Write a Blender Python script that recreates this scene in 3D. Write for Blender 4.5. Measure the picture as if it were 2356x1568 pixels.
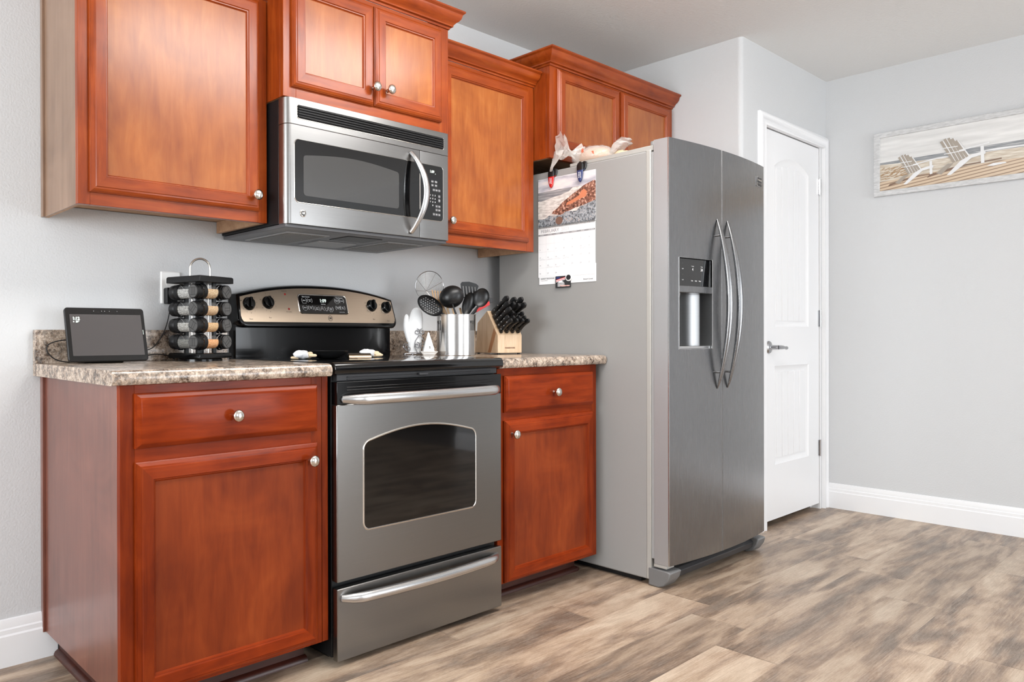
import bpy, bmesh, math, random
from mathutils import Vector, Matrix
random.seed(7)
for o in list(bpy.data.objects): bpy.data.objects.remove(o)
S = bpy.context.scene
COL = S.collection
PI = math.pi

# ------------------------------------------------------------------ camera
cam_d = bpy.data.cameras.new('camera'); cam = bpy.data.objects.new('camera', cam_d); COL.objects.link(cam)
CR = Vector((0.79040968, -0.61257168, -0.00291074)); CU = Vector((0.00411038, 0.00055205, 0.9999914)); CF = Vector((0.61256481, 0.79041484, -0.00295425))
mw = Matrix.Identity(4)
for i in range(3):
    mw[i][0] = CR[i]; mw[i][1] = CU[i]; mw[i][2] = -CF[i]
mw[0][3], mw[1][3], mw[2][3] = -0.71557, -2.37705, 0.99458
cam.matrix_world = mw
cam_d.sensor_width = 36; cam_d.lens = 1708.707 * 36 / 2356
cam_d.shift_x = (1178 - 754.6) / 2356; cam_d.shift_y = (777.6 - 784) / 2356
cam_d.clip_start = 0.05
S.camera = cam

# ------------------------------------------------------------------ world, daylight, exposure
S.view_settings.view_transform = 'Standard'; S.view_settings.look = 'None'; S.view_settings.gamma = 1
S.view_settings.use_curve_mapping = False
S.view_settings.exposure = 0.08
W = bpy.data.worlds.new('sky'); S.world = W; W.use_nodes = True
W.node_tree.nodes['Background'].inputs[0].default_value = (0.80, 0.90, 1.0, 1)
W.node_tree.nodes['Background'].inputs[1].default_value = 3.0

def area(name, loc, rot, sx, sy, power, col):
    d = bpy.data.lights.new(name, 'AREA'); d.shape = 'RECTANGLE'; d.size = sx; d.size_y = sy; d.energy = power; d.color = col
    o = bpy.data.objects.new(name, d); COL.objects.link(o); o.location = loc; o.rotation_euler = rot
    return o
# daylight entering through window_1 (left wall), window_2 and window_3 (front wall), each lamp sits in its window opening
area('daylight_window_left', (-3.14, -1.5, 1.45), (0, -PI/2-.16, 0), 1.3, 1.9, 112, (0.95, 0.98, 1.0))
area('daylight_patio', (3.1, -5.44, 1.08), (PI/2+.28, 0, 0), 1.9, 2.0, 66, (0.96, 0.98, 1.0))
area('daylight_window_front', (-0.4, -5.44, 1.5), (PI/2+.2, 0, 0), 1.9, 1.3, 22, (0.96, 0.98, 1.0))

# ------------------------------------------------------------------ materials
def lin(c):
    return tuple(((v/255)/12.92 if v/255 <= .04045 else ((v/255+.055)/1.055)**2.4) for v in c)
class NT:
    def __init__(s, name):
        s.m = bpy.data.materials.new(name); s.m.use_nodes = True; s.t = s.m.node_tree; s.n = s.t.nodes
        s.b = s.n['Principled BSDF']
    def add(s, typ, **kw):
        n = s.n.new(typ)
        for k, v in kw.items(): setattr(n, k, v)
        return n
    def link(s, a, b): s.t.links.new(a, b)
    def coords(s, scale=(1, 1, 1), kind='Object', rot=(0, 0, 0)):
        tc = s.add('ShaderNodeTexCoord'); mp = s.add('ShaderNodeMapping')
        mp.inputs['Scale'].default_value = scale; mp.inputs['Rotation'].default_value = rot
        s.link(tc.outputs[kind], mp.inputs['Vector']); return mp.outputs['Vector']
    def noise(s, vec, scale, detail=3, rough=.5, dist=0):
        n = s.add('ShaderNodeTexNoise'); n.inputs['Scale'].default_value = scale; n.inputs['Detail'].default_value = detail
        n.inputs['Roughness'].default_value = rough; n.inputs['Distortion'].default_value = dist
        s.link(vec, n.inputs['Vector']); return n.outputs['Fac']
    def ramp(s, fac, stops, interp='LINEAR'):
        r = s.add('ShaderNodeValToRGB'); e = r.color_ramp.elements; r.color_ramp.interpolation = interp
        e[0].position = stops[0][0]; e[0].color = (*lin(stops[0][1]), 1)
        e[1].position = stops[-1][0]; e[1].color = (*lin(stops[-1][1]), 1)
        for p, c in stops[1:-1]:
            x = e.new(p); x.color = (*lin(c), 1)
        s.link(fac, r.inputs['Fac']); return r.outputs['Color']
    def mix(s, fac, a, b, mode='MIX'):
        n = s.add('ShaderNodeMix', data_type='RGBA', blend_type=mode)
        if isinstance(fac, (int, float)): n.inputs['Factor'].default_value = fac
        else: s.link(fac, n.inputs['Factor'])
        for i, v in ((6, a), (7, b)):
            if isinstance(v, tuple): n.inputs[i].default_value = (*lin(v), 1)
            else: s.link(v, n.inputs[i])
        return n.outputs[2]
    def bump(s, h, strength, dist=.001):
        b = s.add('ShaderNodeBump'); b.inputs['Strength'].default_value = strength; b.inputs['Distance'].default_value = dist
        s.link(h, b.inputs['Height']); s.link(b.outputs['Normal'], s.b.inputs['Normal'])
    def set(s, **kw):
        for k, v in kw.items():
            k = k.replace('_', ' ')
            if isinstance(v, (int, float, tuple)): s.b.inputs[k].default_value = v
            else: s.link(v, s.b.inputs[k])
        return s
def plain(name, c, rough=.5, metal=0, coat=0, trans=0, ior=1.45, bump=None, emit=0, spec=.5):
    t = NT(name); t.set(Base_Color=(*lin(c), 1), Roughness=rough, Metallic=metal, Coat_Weight=coat, Transmission_Weight=trans, IOR=ior)
    t.b.inputs['Specular IOR Level'].default_value = spec
    if bump: t.bump(t.noise(t.coords(), bump[0], 3), bump[1], bump[2])
    if emit: t.set(Emission_Color=(*lin(c), 1), Emission_Strength=emit)
    return t.m
def wood_mat(name, scale, dark=(112, 42, 10), mid=(150, 64, 18), lite=(172, 88, 34), rough=.38, coat=.42, flame=.5, spec=.5, crough=.27):
    t = NT(name); v = t.coords(scale)
    g = t.noise(v, 9, 6, .6, .6); f = t.noise(t.coords((1, 1, 1)), 3.2, 3, .55, 1.2)
    c1 = t.ramp(g, [(.30, dark), (.52, mid), (.75, lite)]); c2 = t.ramp(f, [(.32, dark), (.60, mid), (.8, lite)])
    c = t.mix(flame, c1, c2)
    t.set(Base_Color=c, Roughness=rough, Coat_Weight=coat, Coat_Roughness=crough); t.b.inputs['Specular IOR Level'].default_value = spec
    t.bump(g, .12, .0006); return t.m
M = {}
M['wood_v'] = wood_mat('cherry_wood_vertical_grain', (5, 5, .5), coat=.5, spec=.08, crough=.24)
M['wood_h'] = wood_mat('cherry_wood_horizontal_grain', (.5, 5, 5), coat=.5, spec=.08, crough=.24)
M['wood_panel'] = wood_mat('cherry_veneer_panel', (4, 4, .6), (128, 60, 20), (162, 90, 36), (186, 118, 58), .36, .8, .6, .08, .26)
M['wood_shaded_v'] = wood_mat('cherry_wood_shaded_vertical_grain', (5, 5, .5), (84, 25, 6), (120, 43, 11), (144, 60, 20), .42, .14, .5, .05, .13)  # same cherry as the uppers; the dimmer light below is put into the colour
M['wood_shaded_h'] = wood_mat('cherry_wood_shaded_horizontal_grain', (.5, 5, 5), (92, 27, 6), (134, 48, 13), (158, 66, 24), .42, .14, .5, .05, .13)  # shaded copy of the horizontal grain, weaker light put into its colour
M['wood_shaded_panel'] = wood_mat('cherry_veneer_shaded_panel', (4, 4, .6), (94, 32, 8), (128, 52, 17), (150, 70, 28), .46, .02, .65, .16)  # door veneer darkened the same way for the weaker light low down
M['wood_side'] = wood_mat('cherry_veneer_side', (4, 4, .35), (88, 46, 34), (114, 66, 52), (134, 84, 68), .28, .6, .6)
M['wood_side_up'] = wood_mat('maple_veneer_side', (4, 4, .35), (112, 86, 68), (136, 108, 88), (152, 124, 104), .35, .3, .6)
M['wood_raw'] = wood_mat('unfinished_panel', (.6, 5, 5), (150, 112, 84), (180, 144, 112), (200, 166, 134), .6, 0, .4)
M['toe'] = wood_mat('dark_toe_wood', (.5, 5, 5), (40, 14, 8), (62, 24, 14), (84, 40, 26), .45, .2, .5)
def wall_mat(name, c, sc=150, st=.5, d=.002):
    t = NT(name); v = t.coords(); h = t.noise(v, sc, 2, .45); t.set(Base_Color=(*lin(c), 1), Roughness=.55); t.b.inputs['Specular IOR Level'].default_value = .3
    t.bump(h, st, d); return t.m
M['wall'] = wall_mat('grey_orange_peel_paint', (203, 204, 205))
M['ceiling'] = wall_mat('knockdown_ceiling_paint', (224, 223, 221), 90, .5, .003)
M['white'] = plain('white_gloss_trim', (234, 234, 235), .32)
M['plastic_w'] = plain('white_plastic', (240, 240, 238), .3)
t = NT('speckled_brown_laminate'); v = t.coords()
a = t.noise(v, 56, 6, .76, .3); b = t.noise(v, 190, 3, .65); e = t.noise(v, 20, 4, .65, .3)
c = t.ramp(a, [(.41, (30, 25, 23)), (.475, (86, 62, 48)), (.52, (160, 132, 108)), (.56, (214, 196, 178)), (.63, (142, 120, 102))])
c = t.mix(t.ramp(b, [(.40, (0, 0, 0)), (.62, (255, 255, 255))]), c, (196, 178, 158)) if False else t.mix(.28, c, t.ramp(b, [(.40, (44, 34, 30)), (.5, (150, 122, 98)), (.60, (236, 226, 214))]))
c = t.mix(.34, c, t.ramp(e, [(.38, (52, 42, 36)), (.60, (216, 200, 182))]))
t.set(Base_Color=c, Roughness=.22, Coat_Weight=.2); M['granite'] = t.m
def steel(name, c, rough, scale=(1, 1, 140), rv=.01, aniso=.0):
    t = NT(name); v = t.coords(scale); g = t.noise(v, 6, 3, .6); f = t.noise(t.coords((1, 1, 1)), 2.2, 2)
    m = t.add('ShaderNodeMapRange'); m.inputs['To Min'].default_value = rough-rv; m.inputs['To Max'].default_value = rough+rv
    t.link(g, m.inputs['Value'])
    c1 = t.ramp(g, [(.3, tuple(int(x*.97) for x in c)), (.7, c)])
    t.set(Base_Color=c1, Metallic=1.0, Roughness=m.outputs[0]); return t.m
M['steel'] = steel('brushed_stainless', (128, 128, 128), .3)
M['steel_h'] = steel('brushed_stainless_sideways', (134, 132, 130), .28, (1, 1, 160))
M['steel_mw'] = steel('brushed_stainless_bright', (158, 157, 156), .28, (1, 1, 160))
M['steel_fridge'] = steel('brushed_stainless_door', (142, 142, 143), .27, (150, 150, 1), .02)
M['door_edge'] = plain('grey_metallic_door_edge', (170, 170, 171), .42, .55)
M['chrome'] = plain('satin_nickel', (214, 208, 200), .18, 1)
M['chrome_dark'] = plain('polished_chrome', (180, 180, 182), .1, 1)
M['handle'] = steel('satin_handle_metal', (206, 206, 206), .26, (2, 120, 120))
M['black'] = plain('black_enamel', (8, 8, 9), .16, coat=.15, spec=.35)
M['black_matte'] = plain('black_plastic', (24, 24, 25), .42, spec=.35)
M['black_soft'] = plain('black_nylon', (20, 20, 21), .36)
M['grey_dark'] = plain('dark_grey_metal', (58, 58, 60), .45, .3)
M['grey_mid'] = plain('grey_plastic', (140, 140, 140), .4)
M['glass_black'] = plain('black_glass', (6, 6, 7), .06, coat=.4)
M['cooktop'] = plain('black_glass_cooktop', (7, 7, 8), .09, coat=.3)
M['fridge_side'] = plain('textured_grey_side_paint', (148, 147, 145), .5, bump=(700, .25, .0005))
M['fridge_trim'] = plain('grey_beige_trim', (166, 164, 159), .45)
M['red'] = plain('red_plastic', (196, 30, 26), .3)
M['blue'] = plain('blue_plastic', (44, 58, 104), .3)
M['paper'] = plain('white_paper', (240, 240, 241), .6)
M['ink'] = plain('grey_ink', (140, 140, 142), .6)
M['ink_light'] = plain('pale_grey_ink', (205, 205, 207), .6)
M['ink_black'] = plain('black_ink', (30, 30, 32), .6)
M['print_white'] = plain('white_print', (225, 225, 225), .5)
M['print_grey'] = plain('grey_print', (150, 150, 150), .5)
M['led'] = plain('lit_digits', (220, 235, 225), .5, emit=.9)
M['led_red'] = plain('red_indicator', (150, 20, 16), .3)
M['ceramic'] = plain('white_ceramic', (236, 234, 230), .2, coat=.4)
M['cloth'] = plain('white_quilted_cloth', (232, 232, 232), .8, bump=(60, .4, .004))
M['bread'] = plain('tan_bread', (202, 150, 100), .7, bump=(60, .4, .003))
M['orange'] = plain('orange_print', (206, 84, 36), .5)
M['block'] = wood_mat('pale_beech', (5, 5, .6), (186, 152, 118), (214, 186, 154), (226, 202, 172), .45, .1, .3)
M['spoonwood'] = wood_mat('kitchen_spoon_wood', (5, 5, .8), (170, 130, 90), (205, 170, 130), (220, 190, 152), .5, 0, .3)
M['bronze'] = plain('brushed_bronze_metal', (170, 150, 128), .3, 1)
M['lid_face'] = plain('matte_grey_lid_top', (78, 77, 76), .6)
M['cord'] = plain('black_cord', (16, 16, 17), .5)
M['foil'] = plain('crinkled_clear_wrap', (214, 214, 216), .25, bump=(140, .8, .003))
M['shell'] = plain('cream_snack_pieces', (214, 190, 158), .5)
def clear_mat(name, col=(255, 255, 255), alpha=.35, rough=.08, crinkle=.9):
    t = NT(name); t.n.remove(t.b); out = t.n['Material Output']
    tr = t.add('ShaderNodeBsdfTransparent'); gl = t.add('ShaderNodeBsdfPrincipled'); gl.inputs['Roughness'].default_value = rough
    gl.inputs['Base Color'].default_value = (*lin(col), 1); gl.inputs['Coat Weight'].default_value = 1
    h = t.noise(t.coords((1, 1, 1)), 34, 4, .6, .8); bp = t.add('ShaderNodeBump'); bp.inputs['Strength'].default_value = crinkle; bp.inputs['Distance'].default_value = .01
    t.link(h, bp.inputs['Height']); t.link(bp.outputs['Normal'], gl.inputs['Normal'])
    mx = t.add('ShaderNodeMixShader'); mx.inputs[0].default_value = alpha
    t.link(tr.outputs[0], mx.inputs[1]); t.link(gl.outputs[0], mx.inputs[2]); t.link(mx.outputs[0], out.inputs[0]); return t.m
M['plastic_bag'] = clear_mat('crinkled_clear_plastic', (240, 236, 230), .42)
M['jar_glass'] = clear_mat('jar_glass', (230, 230, 230), .10, .05, .0)
t = NT('screen_glass'); t.set(Base_Color=(*lin((66, 62, 62)), 1), Roughness=.12, Coat_Weight=1.0, Coat_Roughness=.03); M['screen'] = t.m
# floor vinyl planks: per-plank random comes from the mesh, grain runs along X
t = NT('vinyl_wood_planks')
uv = t.add('ShaderNodeUVMap'); uv.uv_map = 'UVMap'; at = t.add('ShaderNodeAttribute'); at.attribute_name = 'plank'
cmb = t.add('ShaderNodeVectorMath', operation='ADD'); sc = t.add('ShaderNodeVectorMath', operation='SCALE'); sc.inputs['Scale'].default_value = 37.0
t.link(at.outputs['Color'], sc.inputs[0]); tc = t.add('ShaderNodeTexCoord'); t.link(tc.outputs['Object'], cmb.inputs[0]); t.link(sc.outputs[0], cmb.inputs[1])
def mapped(scale):
    m = t.add('ShaderNodeMapping'); m.inputs['Scale'].default_value = scale; t.link(cmb.outputs[0], m.inputs['Vector']); return m.outputs[0]
blot = t.noise(mapped((1.3, 8, 1)), 1.3, 5, .58, .45); grain = t.noise(mapped((3, 110, 1)), 3.0, 4, .6, .4); fine = t.noise(mapped((14, 90, 1)), 5.0, 4, .7)
wv = t.add('ShaderNodeTexWave', wave_type='RINGS', rings_direction='Y'); wv.inputs['Scale'].default_value = 4.5; wv.inputs['Distortion'].default_value = 7; wv.inputs['Detail'].default_value = 3; wv.inputs['Detail Scale'].default_value = 1.2
t.link(mapped((.6, 5, 1)), wv.inputs['Vector'])
c = t.ramp(blot, [(.38, (80, 62, 48)), (.46, (130, 104, 82)), (.54, (178, 152, 126)), (.66, (206, 186, 162))])
c = t.mix(.26, c, t.ramp(grain, [(.34, (84, 64, 50)), (.5, (158, 136, 116)), (.68, (208, 194, 178))]))
c = t.mix(.07, c, t.ramp(wv.outputs['Fac'], [(.3, (84, 64, 50)), (.7, (212, 198, 182))]))
c = t.mix(.12, c, t.ramp(fine, [(.36, (96, 80, 66)), (.64, (226, 214, 200))]))
hs = t.add('ShaderNodeHueSaturation'); mr = t.add('ShaderNodeMapRange'); mr.inputs['To Min'].default_value = .86; mr.inputs['To Max'].default_value = 1.12
sp = t.add('ShaderNodeSeparateColor'); t.link(at.outputs['Color'], sp.inputs[0]); t.link(sp.outputs[0], mr.inputs['Value']); t.link(mr.outputs[0], hs.inputs['Value']); t.link(c, hs.inputs['Color'])
suv = t.add('ShaderNodeSeparateXYZ'); t.link(uv.outputs[0], suv.inputs[0])
# uv holds distance in metres to the nearest side (x) and end (y) joint
mn = t.add('ShaderNodeMath', operation='MINIMUM'); t.link(suv.outputs[0], mn.inputs[0]); t.link(suv.outputs[1], mn.inputs[1])
jr = t.add('ShaderNodeMapRange'); jr.inputs['From Max'].default_value = .0019; jr.inputs['From Min'].default_value = .0008; t.link(mn.outputs[0], jr.inputs['Value'])
cj = t.mix(jr.outputs[0], (84, 70, 58), hs.outputs[0])
t.set(Base_Color=cj, Roughness=.42, Coat_Weight=.12, Coat_Roughness=.3); t.bump(grain, .15, .0008); M['floor'] = t.m

# ------------------------------------------------------------------ mesh builder
class MB:
    def __init__(s): s.v = []; s.f = []; s.mi = []; s.cur = 0
    def add(s, vs, fs):
        b = len(s.v); s.v += [tuple(x) for x in vs]
        for f in fs: s.f.append([b+i for i in f]); s.mi.append(s.cur)
        return s
    def box(s, x0, x1, y0, y1, z0, z1):
        x0, x1 = sorted((x0, x1)); y0, y1 = sorted((y0, y1)); z0, z1 = sorted((z0, z1))
        return s.add([(x0, y0, z0), (x1, y0, z0), (x1, y1, z0), (x0, y1, z0), (x0, y0, z1), (x1, y0, z1), (x1, y1, z1), (x0, y1, z1)],
                     [(0, 3, 2, 1), (4, 5, 6, 7), (0, 1, 5, 4), (1, 2, 6, 5), (2, 3, 7, 6), (3, 0, 4, 7)])
    def prism(s, poly, axis, a, b):
        # poly: 2D points in the plane of the other two axes (in xyz order)
        def p(u, w, t): return {'X': (t, u, w), 'Y': (u, t, w), 'Z': (u, w, t)}[axis]
        n = len(poly); vs = [p(u, w, a) for u, w in poly]+[p(u, w, b) for u, w in poly]
        return s.add(vs, [list(range(n))[::-1], [n+i for i in range(n)]]+[[i, (i+1) % n, n+(i+1) % n, n+i] for i in range(n)])
    def loops(s, L, close=True, cap0=False, cap1=True):
        n = len(L[0]); vs = [p for l in L for p in l]; fs = []
        for k in range(len(L)-1):
            for i in range(n if close else n-1):
                j = (i+1) % n; fs.append([k*n+i, k*n+j, (k+1)*n+j, (k+1)*n+i])
        if cap0: fs.append(list(range(n))[::-1])
        if cap1: fs.append([(len(L)-1)*n+i for i in range(n)])
        return s.add(vs, fs)
    def tube(s, path, r, n=8, flat=None, caps=True, up=None):
        P = [Vector(p) for p in path]; L = []
        ref = Vector(up) if up else None
        T0 = (P[1]-P[0]).normalized()
        if ref is None: ref = Vector((0, 0, 1)) if abs(T0.z) < .9 else Vector((1, 0, 0))
        N = (ref - T0*ref.dot(T0)).normalized()
        for i, p in enumerate(P):
            T = (P[min(i+1, len(P)-1)]-P[max(i-1, 0)]).normalized()
            N = (N-T*N.dot(T)).normalized(); B = T.cross(N)
            rr = r[i] if isinstance(r, (list, tuple)) else r; fb = 1 if flat is None else flat
            L.append([tuple(p+N*math.cos(2*PI*k/n)*rr+B*math.sin(2*PI*k/n)*rr*fb) for k in range(n)])
        return s.loops(L, True, caps, caps)
    def lathe(s, prof, c, axis, n=20, cap0=True, cap1=True):
        A = Vector(axis).normalized(); U = A.orthogonal().normalized(); V = A.cross(U); C = Vector(c)
        L = [[tuple(C+A*h+(U*math.cos(2*PI*k/n)+V*math.sin(2*PI*k/n))*r) for k in range(n)] for r, h in prof]
        return s.loops(L, True, cap0, cap1)
    def ball(s, c, rx, ry=None, rz=None, n=14, m=9, lump=0, seed=0):
        ry = ry or rx; rz = rz or rx; rnd = random.Random(seed); L = []
        for i in range(m+1):
            t = PI*i/m; ring = []
            for k in range(n):
                a = 2*PI*k/n; q = 1+(rnd.random()-.5)*lump*(1 if 0 < i < m else 0)
                rr = max(math.sin(t), .02)
                ring.append((c[0]+rx*rr*math.cos(a)*q, c[1]+ry*rr*math.sin(a)*q, c[2]-rz*math.cos(t)*q))
            L.append(ring)
        return s.loops(L, True, True, True)
    def xf(s, mat, start=0):
        for i in range(start, len(s.v)): s.v[i] = tuple(mat @ Vector(s.v[i]))
        return s
def rrect(x0, x1, z0, z1, r, n=5):
    if isinstance(r, (int, float)): r = (r,)*4
    out = []
    for (cx, cz, a0, q) in ((x1-r[0], z0+r[0], -PI/2, r[0]), (x1-r[1], z1-r[1], 0, r[1]), (x0+r[2], z1-r[2], PI/2, r[2]), (x0+r[3], z0+r[3], PI, r[3])):
        for i in range(n+1):
            a = a0+PI/2*i/n; out.append((cx+q*math.cos(a), cz+q*math.sin(a)))
    return out
ORG = {}
def thing(name, label, cat, loc, group=None):
    o = bpy.data.objects.new(name, None); COL.objects.link(o); o.location = loc; o.empty_display_size = .05
    o['label'] = label; o['category'] = cat; ORG[o.name] = Vector(loc)
    if group: o['group'] = group
    return o
def obj(name, mb, mats, parent=None, bevel=0, smooth=35, org=None, label=None, seg=2):
    if parent is not None: org = ORG[parent.name]
    elif org is None:
        xs = [v[0] for v in mb.v]; ys = [v[1] for v in mb.v]; zs = [v[2] for v in mb.v]
        org = Vector(((min(xs)+max(xs))/2, (min(ys)+max(ys))/2, min(zs)))
    org = Vector(org)
    me = bpy.data.meshes.new(name); me.from_pydata([tuple(Vector(v)-org) for v in mb.v], [], mb.f)
    if not isinstance(mats, (list, tuple)): mats = [mats]
    for m in mats: me.materials.append(m)
    me.polygons.foreach_set('material_index', mb.mi)
    bm = bmesh.new(); bm.from_mesh(me); bmesh.ops.remove_doubles(bm, verts=bm.verts, dist=1e-6); bmesh.ops.recalc_face_normals(bm, faces=bm.faces); bm.to_mesh(me); bm.free()
    if smooth:
        me.polygons.foreach_set('use_smooth', [True]*len(me.polygons)); me.set_sharp_from_angle(angle=math.radians(smooth))
    o = bpy.data.objects.new(name, me); COL.objects.link(o)
    if parent is not None: o.parent = parent
    else: o.location = org
    ORG[o.name] = org
    if bevel:
        b = o.modifiers.new('bevel', 'BEVEL'); b.width = bevel; b.segments = seg; b.limit_method = 'ANGLE'; b.angle_limit = math.radians(40)
        b.harden_normals = False
    if label: o['label'] = label
    return o
def tag(o, label, cat, group=None):
    o['label'] = label; o['category'] = cat
    if group: o['group'] = group
    return o
def struct(name, mb, m, bevel=0, org=None, smooth=35):
    o = obj(name, mb, m, None, bevel, smooth, org); o['kind'] = 'structure'; return o
_tc = {}
def text_geo(s, size, bold=0.0):
    key = (s, size, bold)
    if key not in _tc:
        cu = bpy.data.curves.new('t', 'FONT'); cu.body = s; cu.size = size; cu.resolution_u = 2; cu.align_x = 'CENTER'; cu.align_y = 'CENTER'; cu.offset = bold
        to = bpy.data.objects.new('t', cu); COL.objects.link(to); bpy.context.view_layer.update()
        me = bpy.data.meshes.new_from_object(to.evaluated_get(bpy.context.evaluated_depsgraph_get()))
        _tc[key] = ([tuple(v.co) for v in me.vertices], [list(p.vertices) for p in me.polygons])
        bpy.data.objects.remove(to); bpy.data.meshes.remove(me); bpy.data.curves.remove(cu)
    return _tc[key]
def text(mb, s, size, fn, u, w, bold=0.0):
    # fn(u, w) -> xyz on the surface
    vs, fs = text_geo(s, size, bold); mb.add([fn(u+v[0], w+v[1]) for v in vs], fs)
def arcpts(p0, p1, out, n=12, power=2):
    P0, P1, O = Vector(p0), Vector(p1), Vector(out)
    return [tuple(P0.lerp(P1, i/n)+O*(1-abs(2*i/n-1)**power)) for i in range(n+1)]

# ------------------------------------------------------------------ room
H = 2.456; XL, YF, XR, XA, YP = -3.2, -5.5, 4.2, 3.117, -.745
b = MB(); b.box(XL-.12, XR+.12, YF-.12, .12, -.1, -.004); struct('floor_slab_base', b, M['grey_dark'])
bpy.data.objects['floor_slab_base'].name = 'floor_slab'  # unseen floor slab below the planks
def wall_holes(axis, pos, thick, a0, a1, holes):
    m = MB(); holes = sorted(holes)
    def bx(u0, u1, z0, z1):
        if axis == 'X': m.box(pos, pos+thick, u0, u1, z0, z1)
        else: m.box(u0, u1, pos, pos+thick, z0, z1)
    u = a0
    for (h0, h1, z0, z1) in holes:
        bx(u, h0, 0, H)
        if z0 > 0: bx(h0, h1, 0, z0)
        bx(h0, h1, z1, H); u = h1
    bx(u, a1, 0, H); return m
# floor of individual planks in one mesh
joints = {0: 1.722, 1: 1.93, 2: 2.065, 3: 1.605, 4: 2.35, 5: 2.75, -1: 2.677, -2: 3.40, -3: 2.25, -4: 2.95}
b = MB(); info = []; wdt, plen = .18, 1.245; rnd = random.Random(3)
for row in range(-24, 9):
    y0 = -1.438+wdt*row; y1 = y0+wdt
    if y0 >= .0 or y1 <= YF: continue
    yy0, yy1 = max(y0, YF), min(y1, .0)
    jx = joints.get(row, rnd.uniform(0, plen)); x = jx-plen*math.ceil((jx-XL)/plen)
    while x < XR:
        a, c = max(x, XL), min(x+plen, XR)
        if c > a:
            b.add([(a, yy0, 0), (c, yy0, 0), (c, yy1, 0), (a, yy1, 0)], [(0, 1, 2, 3)])
            info.append((a, c, yy0, yy1, x, x+plen, y0, y1, rnd.random(), rnd.random(), rnd.random()))
        x += plen
me = bpy.data.meshes.new('floor'); 
# subdivide each plank into border/centre via UV distances: split the quad in 3x3 so the distance is linear near joints
vs, fs, uvs, cols = [], [], [], []
for (a, c, q0, q1, X0, X1, Y0, Y1, r1, r2, r3) in info:
    gx = [a, a+.004, c-.004, c] if c-a > .01 else [a, c]; gy = [q0, q0+.004, q1-.004, q1] if q1-q0 > .01 else [q0, q1]
    for i in range(len(gx)-1):
        for j in range(len(gy)-1):
            k = len(vs); pts = [(gx[i], gy[j]), (gx[i+1], gy[j]), (gx[i+1], gy[j+1]), (gx[i], gy[j+1])]
            vs += [(p[0], p[1], 0) for p in pts]; fs.append((k, k+1, k+2, k+3))
            for p in pts:
                uvs.append((min(p[1]-Y0, Y1-p[1], .004), min(p[0]-X0, X1-p[0], .004))); cols.append((r1, r2, r3, 1))
me.from_pydata(vs, [], fs); ul = me.uv_layers.new(name='UVMap'); ca = me.color_attributes.new('plank', 'FLOAT_COLOR', 'CORNER')
for i, l in enumerate(me.loops): ul.data[i].uv = uvs[i]; ca.data[i].color = cols[i]
me.materials.append(M['floor']); fo = bpy.data.objects.new('floor', me); COL.objects.link(fo); fo['kind'] = 'structure'
b = MB(); b.box(XL-.12, XR+.12, YF-.12, .12, H, H+.1); struct('ceiling', b, M['ceiling'])
b = MB(); b.box(XL-.12, XR+.12, 0, .12, 0, H); struct('wall_back', b, M['wall'])
struct('wall_right', wall_holes('X', XR, .12, YF, 0, [(-5.3, -3.4, 0, 2.1)]), M['wall'])
M['hall'] = plain('added_hall_paint', (112, 102, 94), .6)  # dim paint for the added hall, keeps reflections in the steel dark
b = MB(); b.box(XR+.12, XR+3, YF-.1, YF, 0, H); b.box(XR+.12, XR+3, -3.2, -3.1, 0, H); b.box(XR+3, XR+3.1, YF-.1, -3.1, 0, H); b.box(XR+.12, XR+3.1, YF-.1, -3.1, H, H+.1); b.box(XR+.0, XR+3.1, YF-.1, -3.1, -.1, 0); struct('added_hall', b, M['hall'])  # unseen hall added beyond the opening to darken reflections in the appliances
# left wall with window_1 opening Y -2.9..-0.9? z .8..2.1
struct('wall_left', wall_holes('X', XL-.12, .12, YF, 0, [(-2.5, -.5, .78, 2.12)]), M['wall'])
struct('wall_front', wall_holes('Y', YF-.12, .12, XL, XR, [(-1.4, .6, .82, 2.16), (2.1, 4.1, 0, 2.12)]), M['wall'])
def win(name, axis, pos, a0, a1, z0, z1):
    m = MB(); t_ = .045
    def bx(u0, u1, w0, w1, d0=-.03, d1=.03):
        if axis == 'X': m.box(pos+d0, pos+d1, u0, u1, w0, w1)
        else: m.box(u0, u1, pos+d0, pos+d1, w0, w1)
    bx(a0, a0+t_, z0, z1); bx(a1-t_, a1, z0, z1); bx(a0+t_, a1-t_, z0, z0+t_); bx(a0+t_, a1-t_, z1-t_, z1)
    mid = (a0+a1)/2; bx(mid-.03, mid+.03, z0+t_, z1-t_, -.025, .025)
    struct(name, m, M['white'])
win('window_1', 'X', XL-.06, -2.5, -.5, .78, 2.12); win('window_2', 'Y', YF-.06, -1.4, .6, .82, 2.16); win('window_3', 'Y', YF-.06, 2.1, 4.1, 0, 2.12)
# pantry bump-out: alcove side with a bullnose corner, header over the pantry door
DX0, DX1, DZ = 3.345, 4.118, 2.072
poly = [(XA, -.001), (3.345, -.001), (3.345, YP)]
r = .022
for i in range(7):
    a = -PI/2-PI/2*i/6; poly.append((XA+r+r*math.cos(a), YP+r+r*math.sin(a)))
b = MB(); b.prism(poly, 'Z', 0, H); struct('wall_alcove', b, M['wall'], smooth=50)
b = MB(); b.box(DX0, DX1, YP, YP+.11, DZ, H); b.box(DX1, XR, YP, YP+.11, 0, H); struct('wall_pantry', b, M['wall'])
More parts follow.
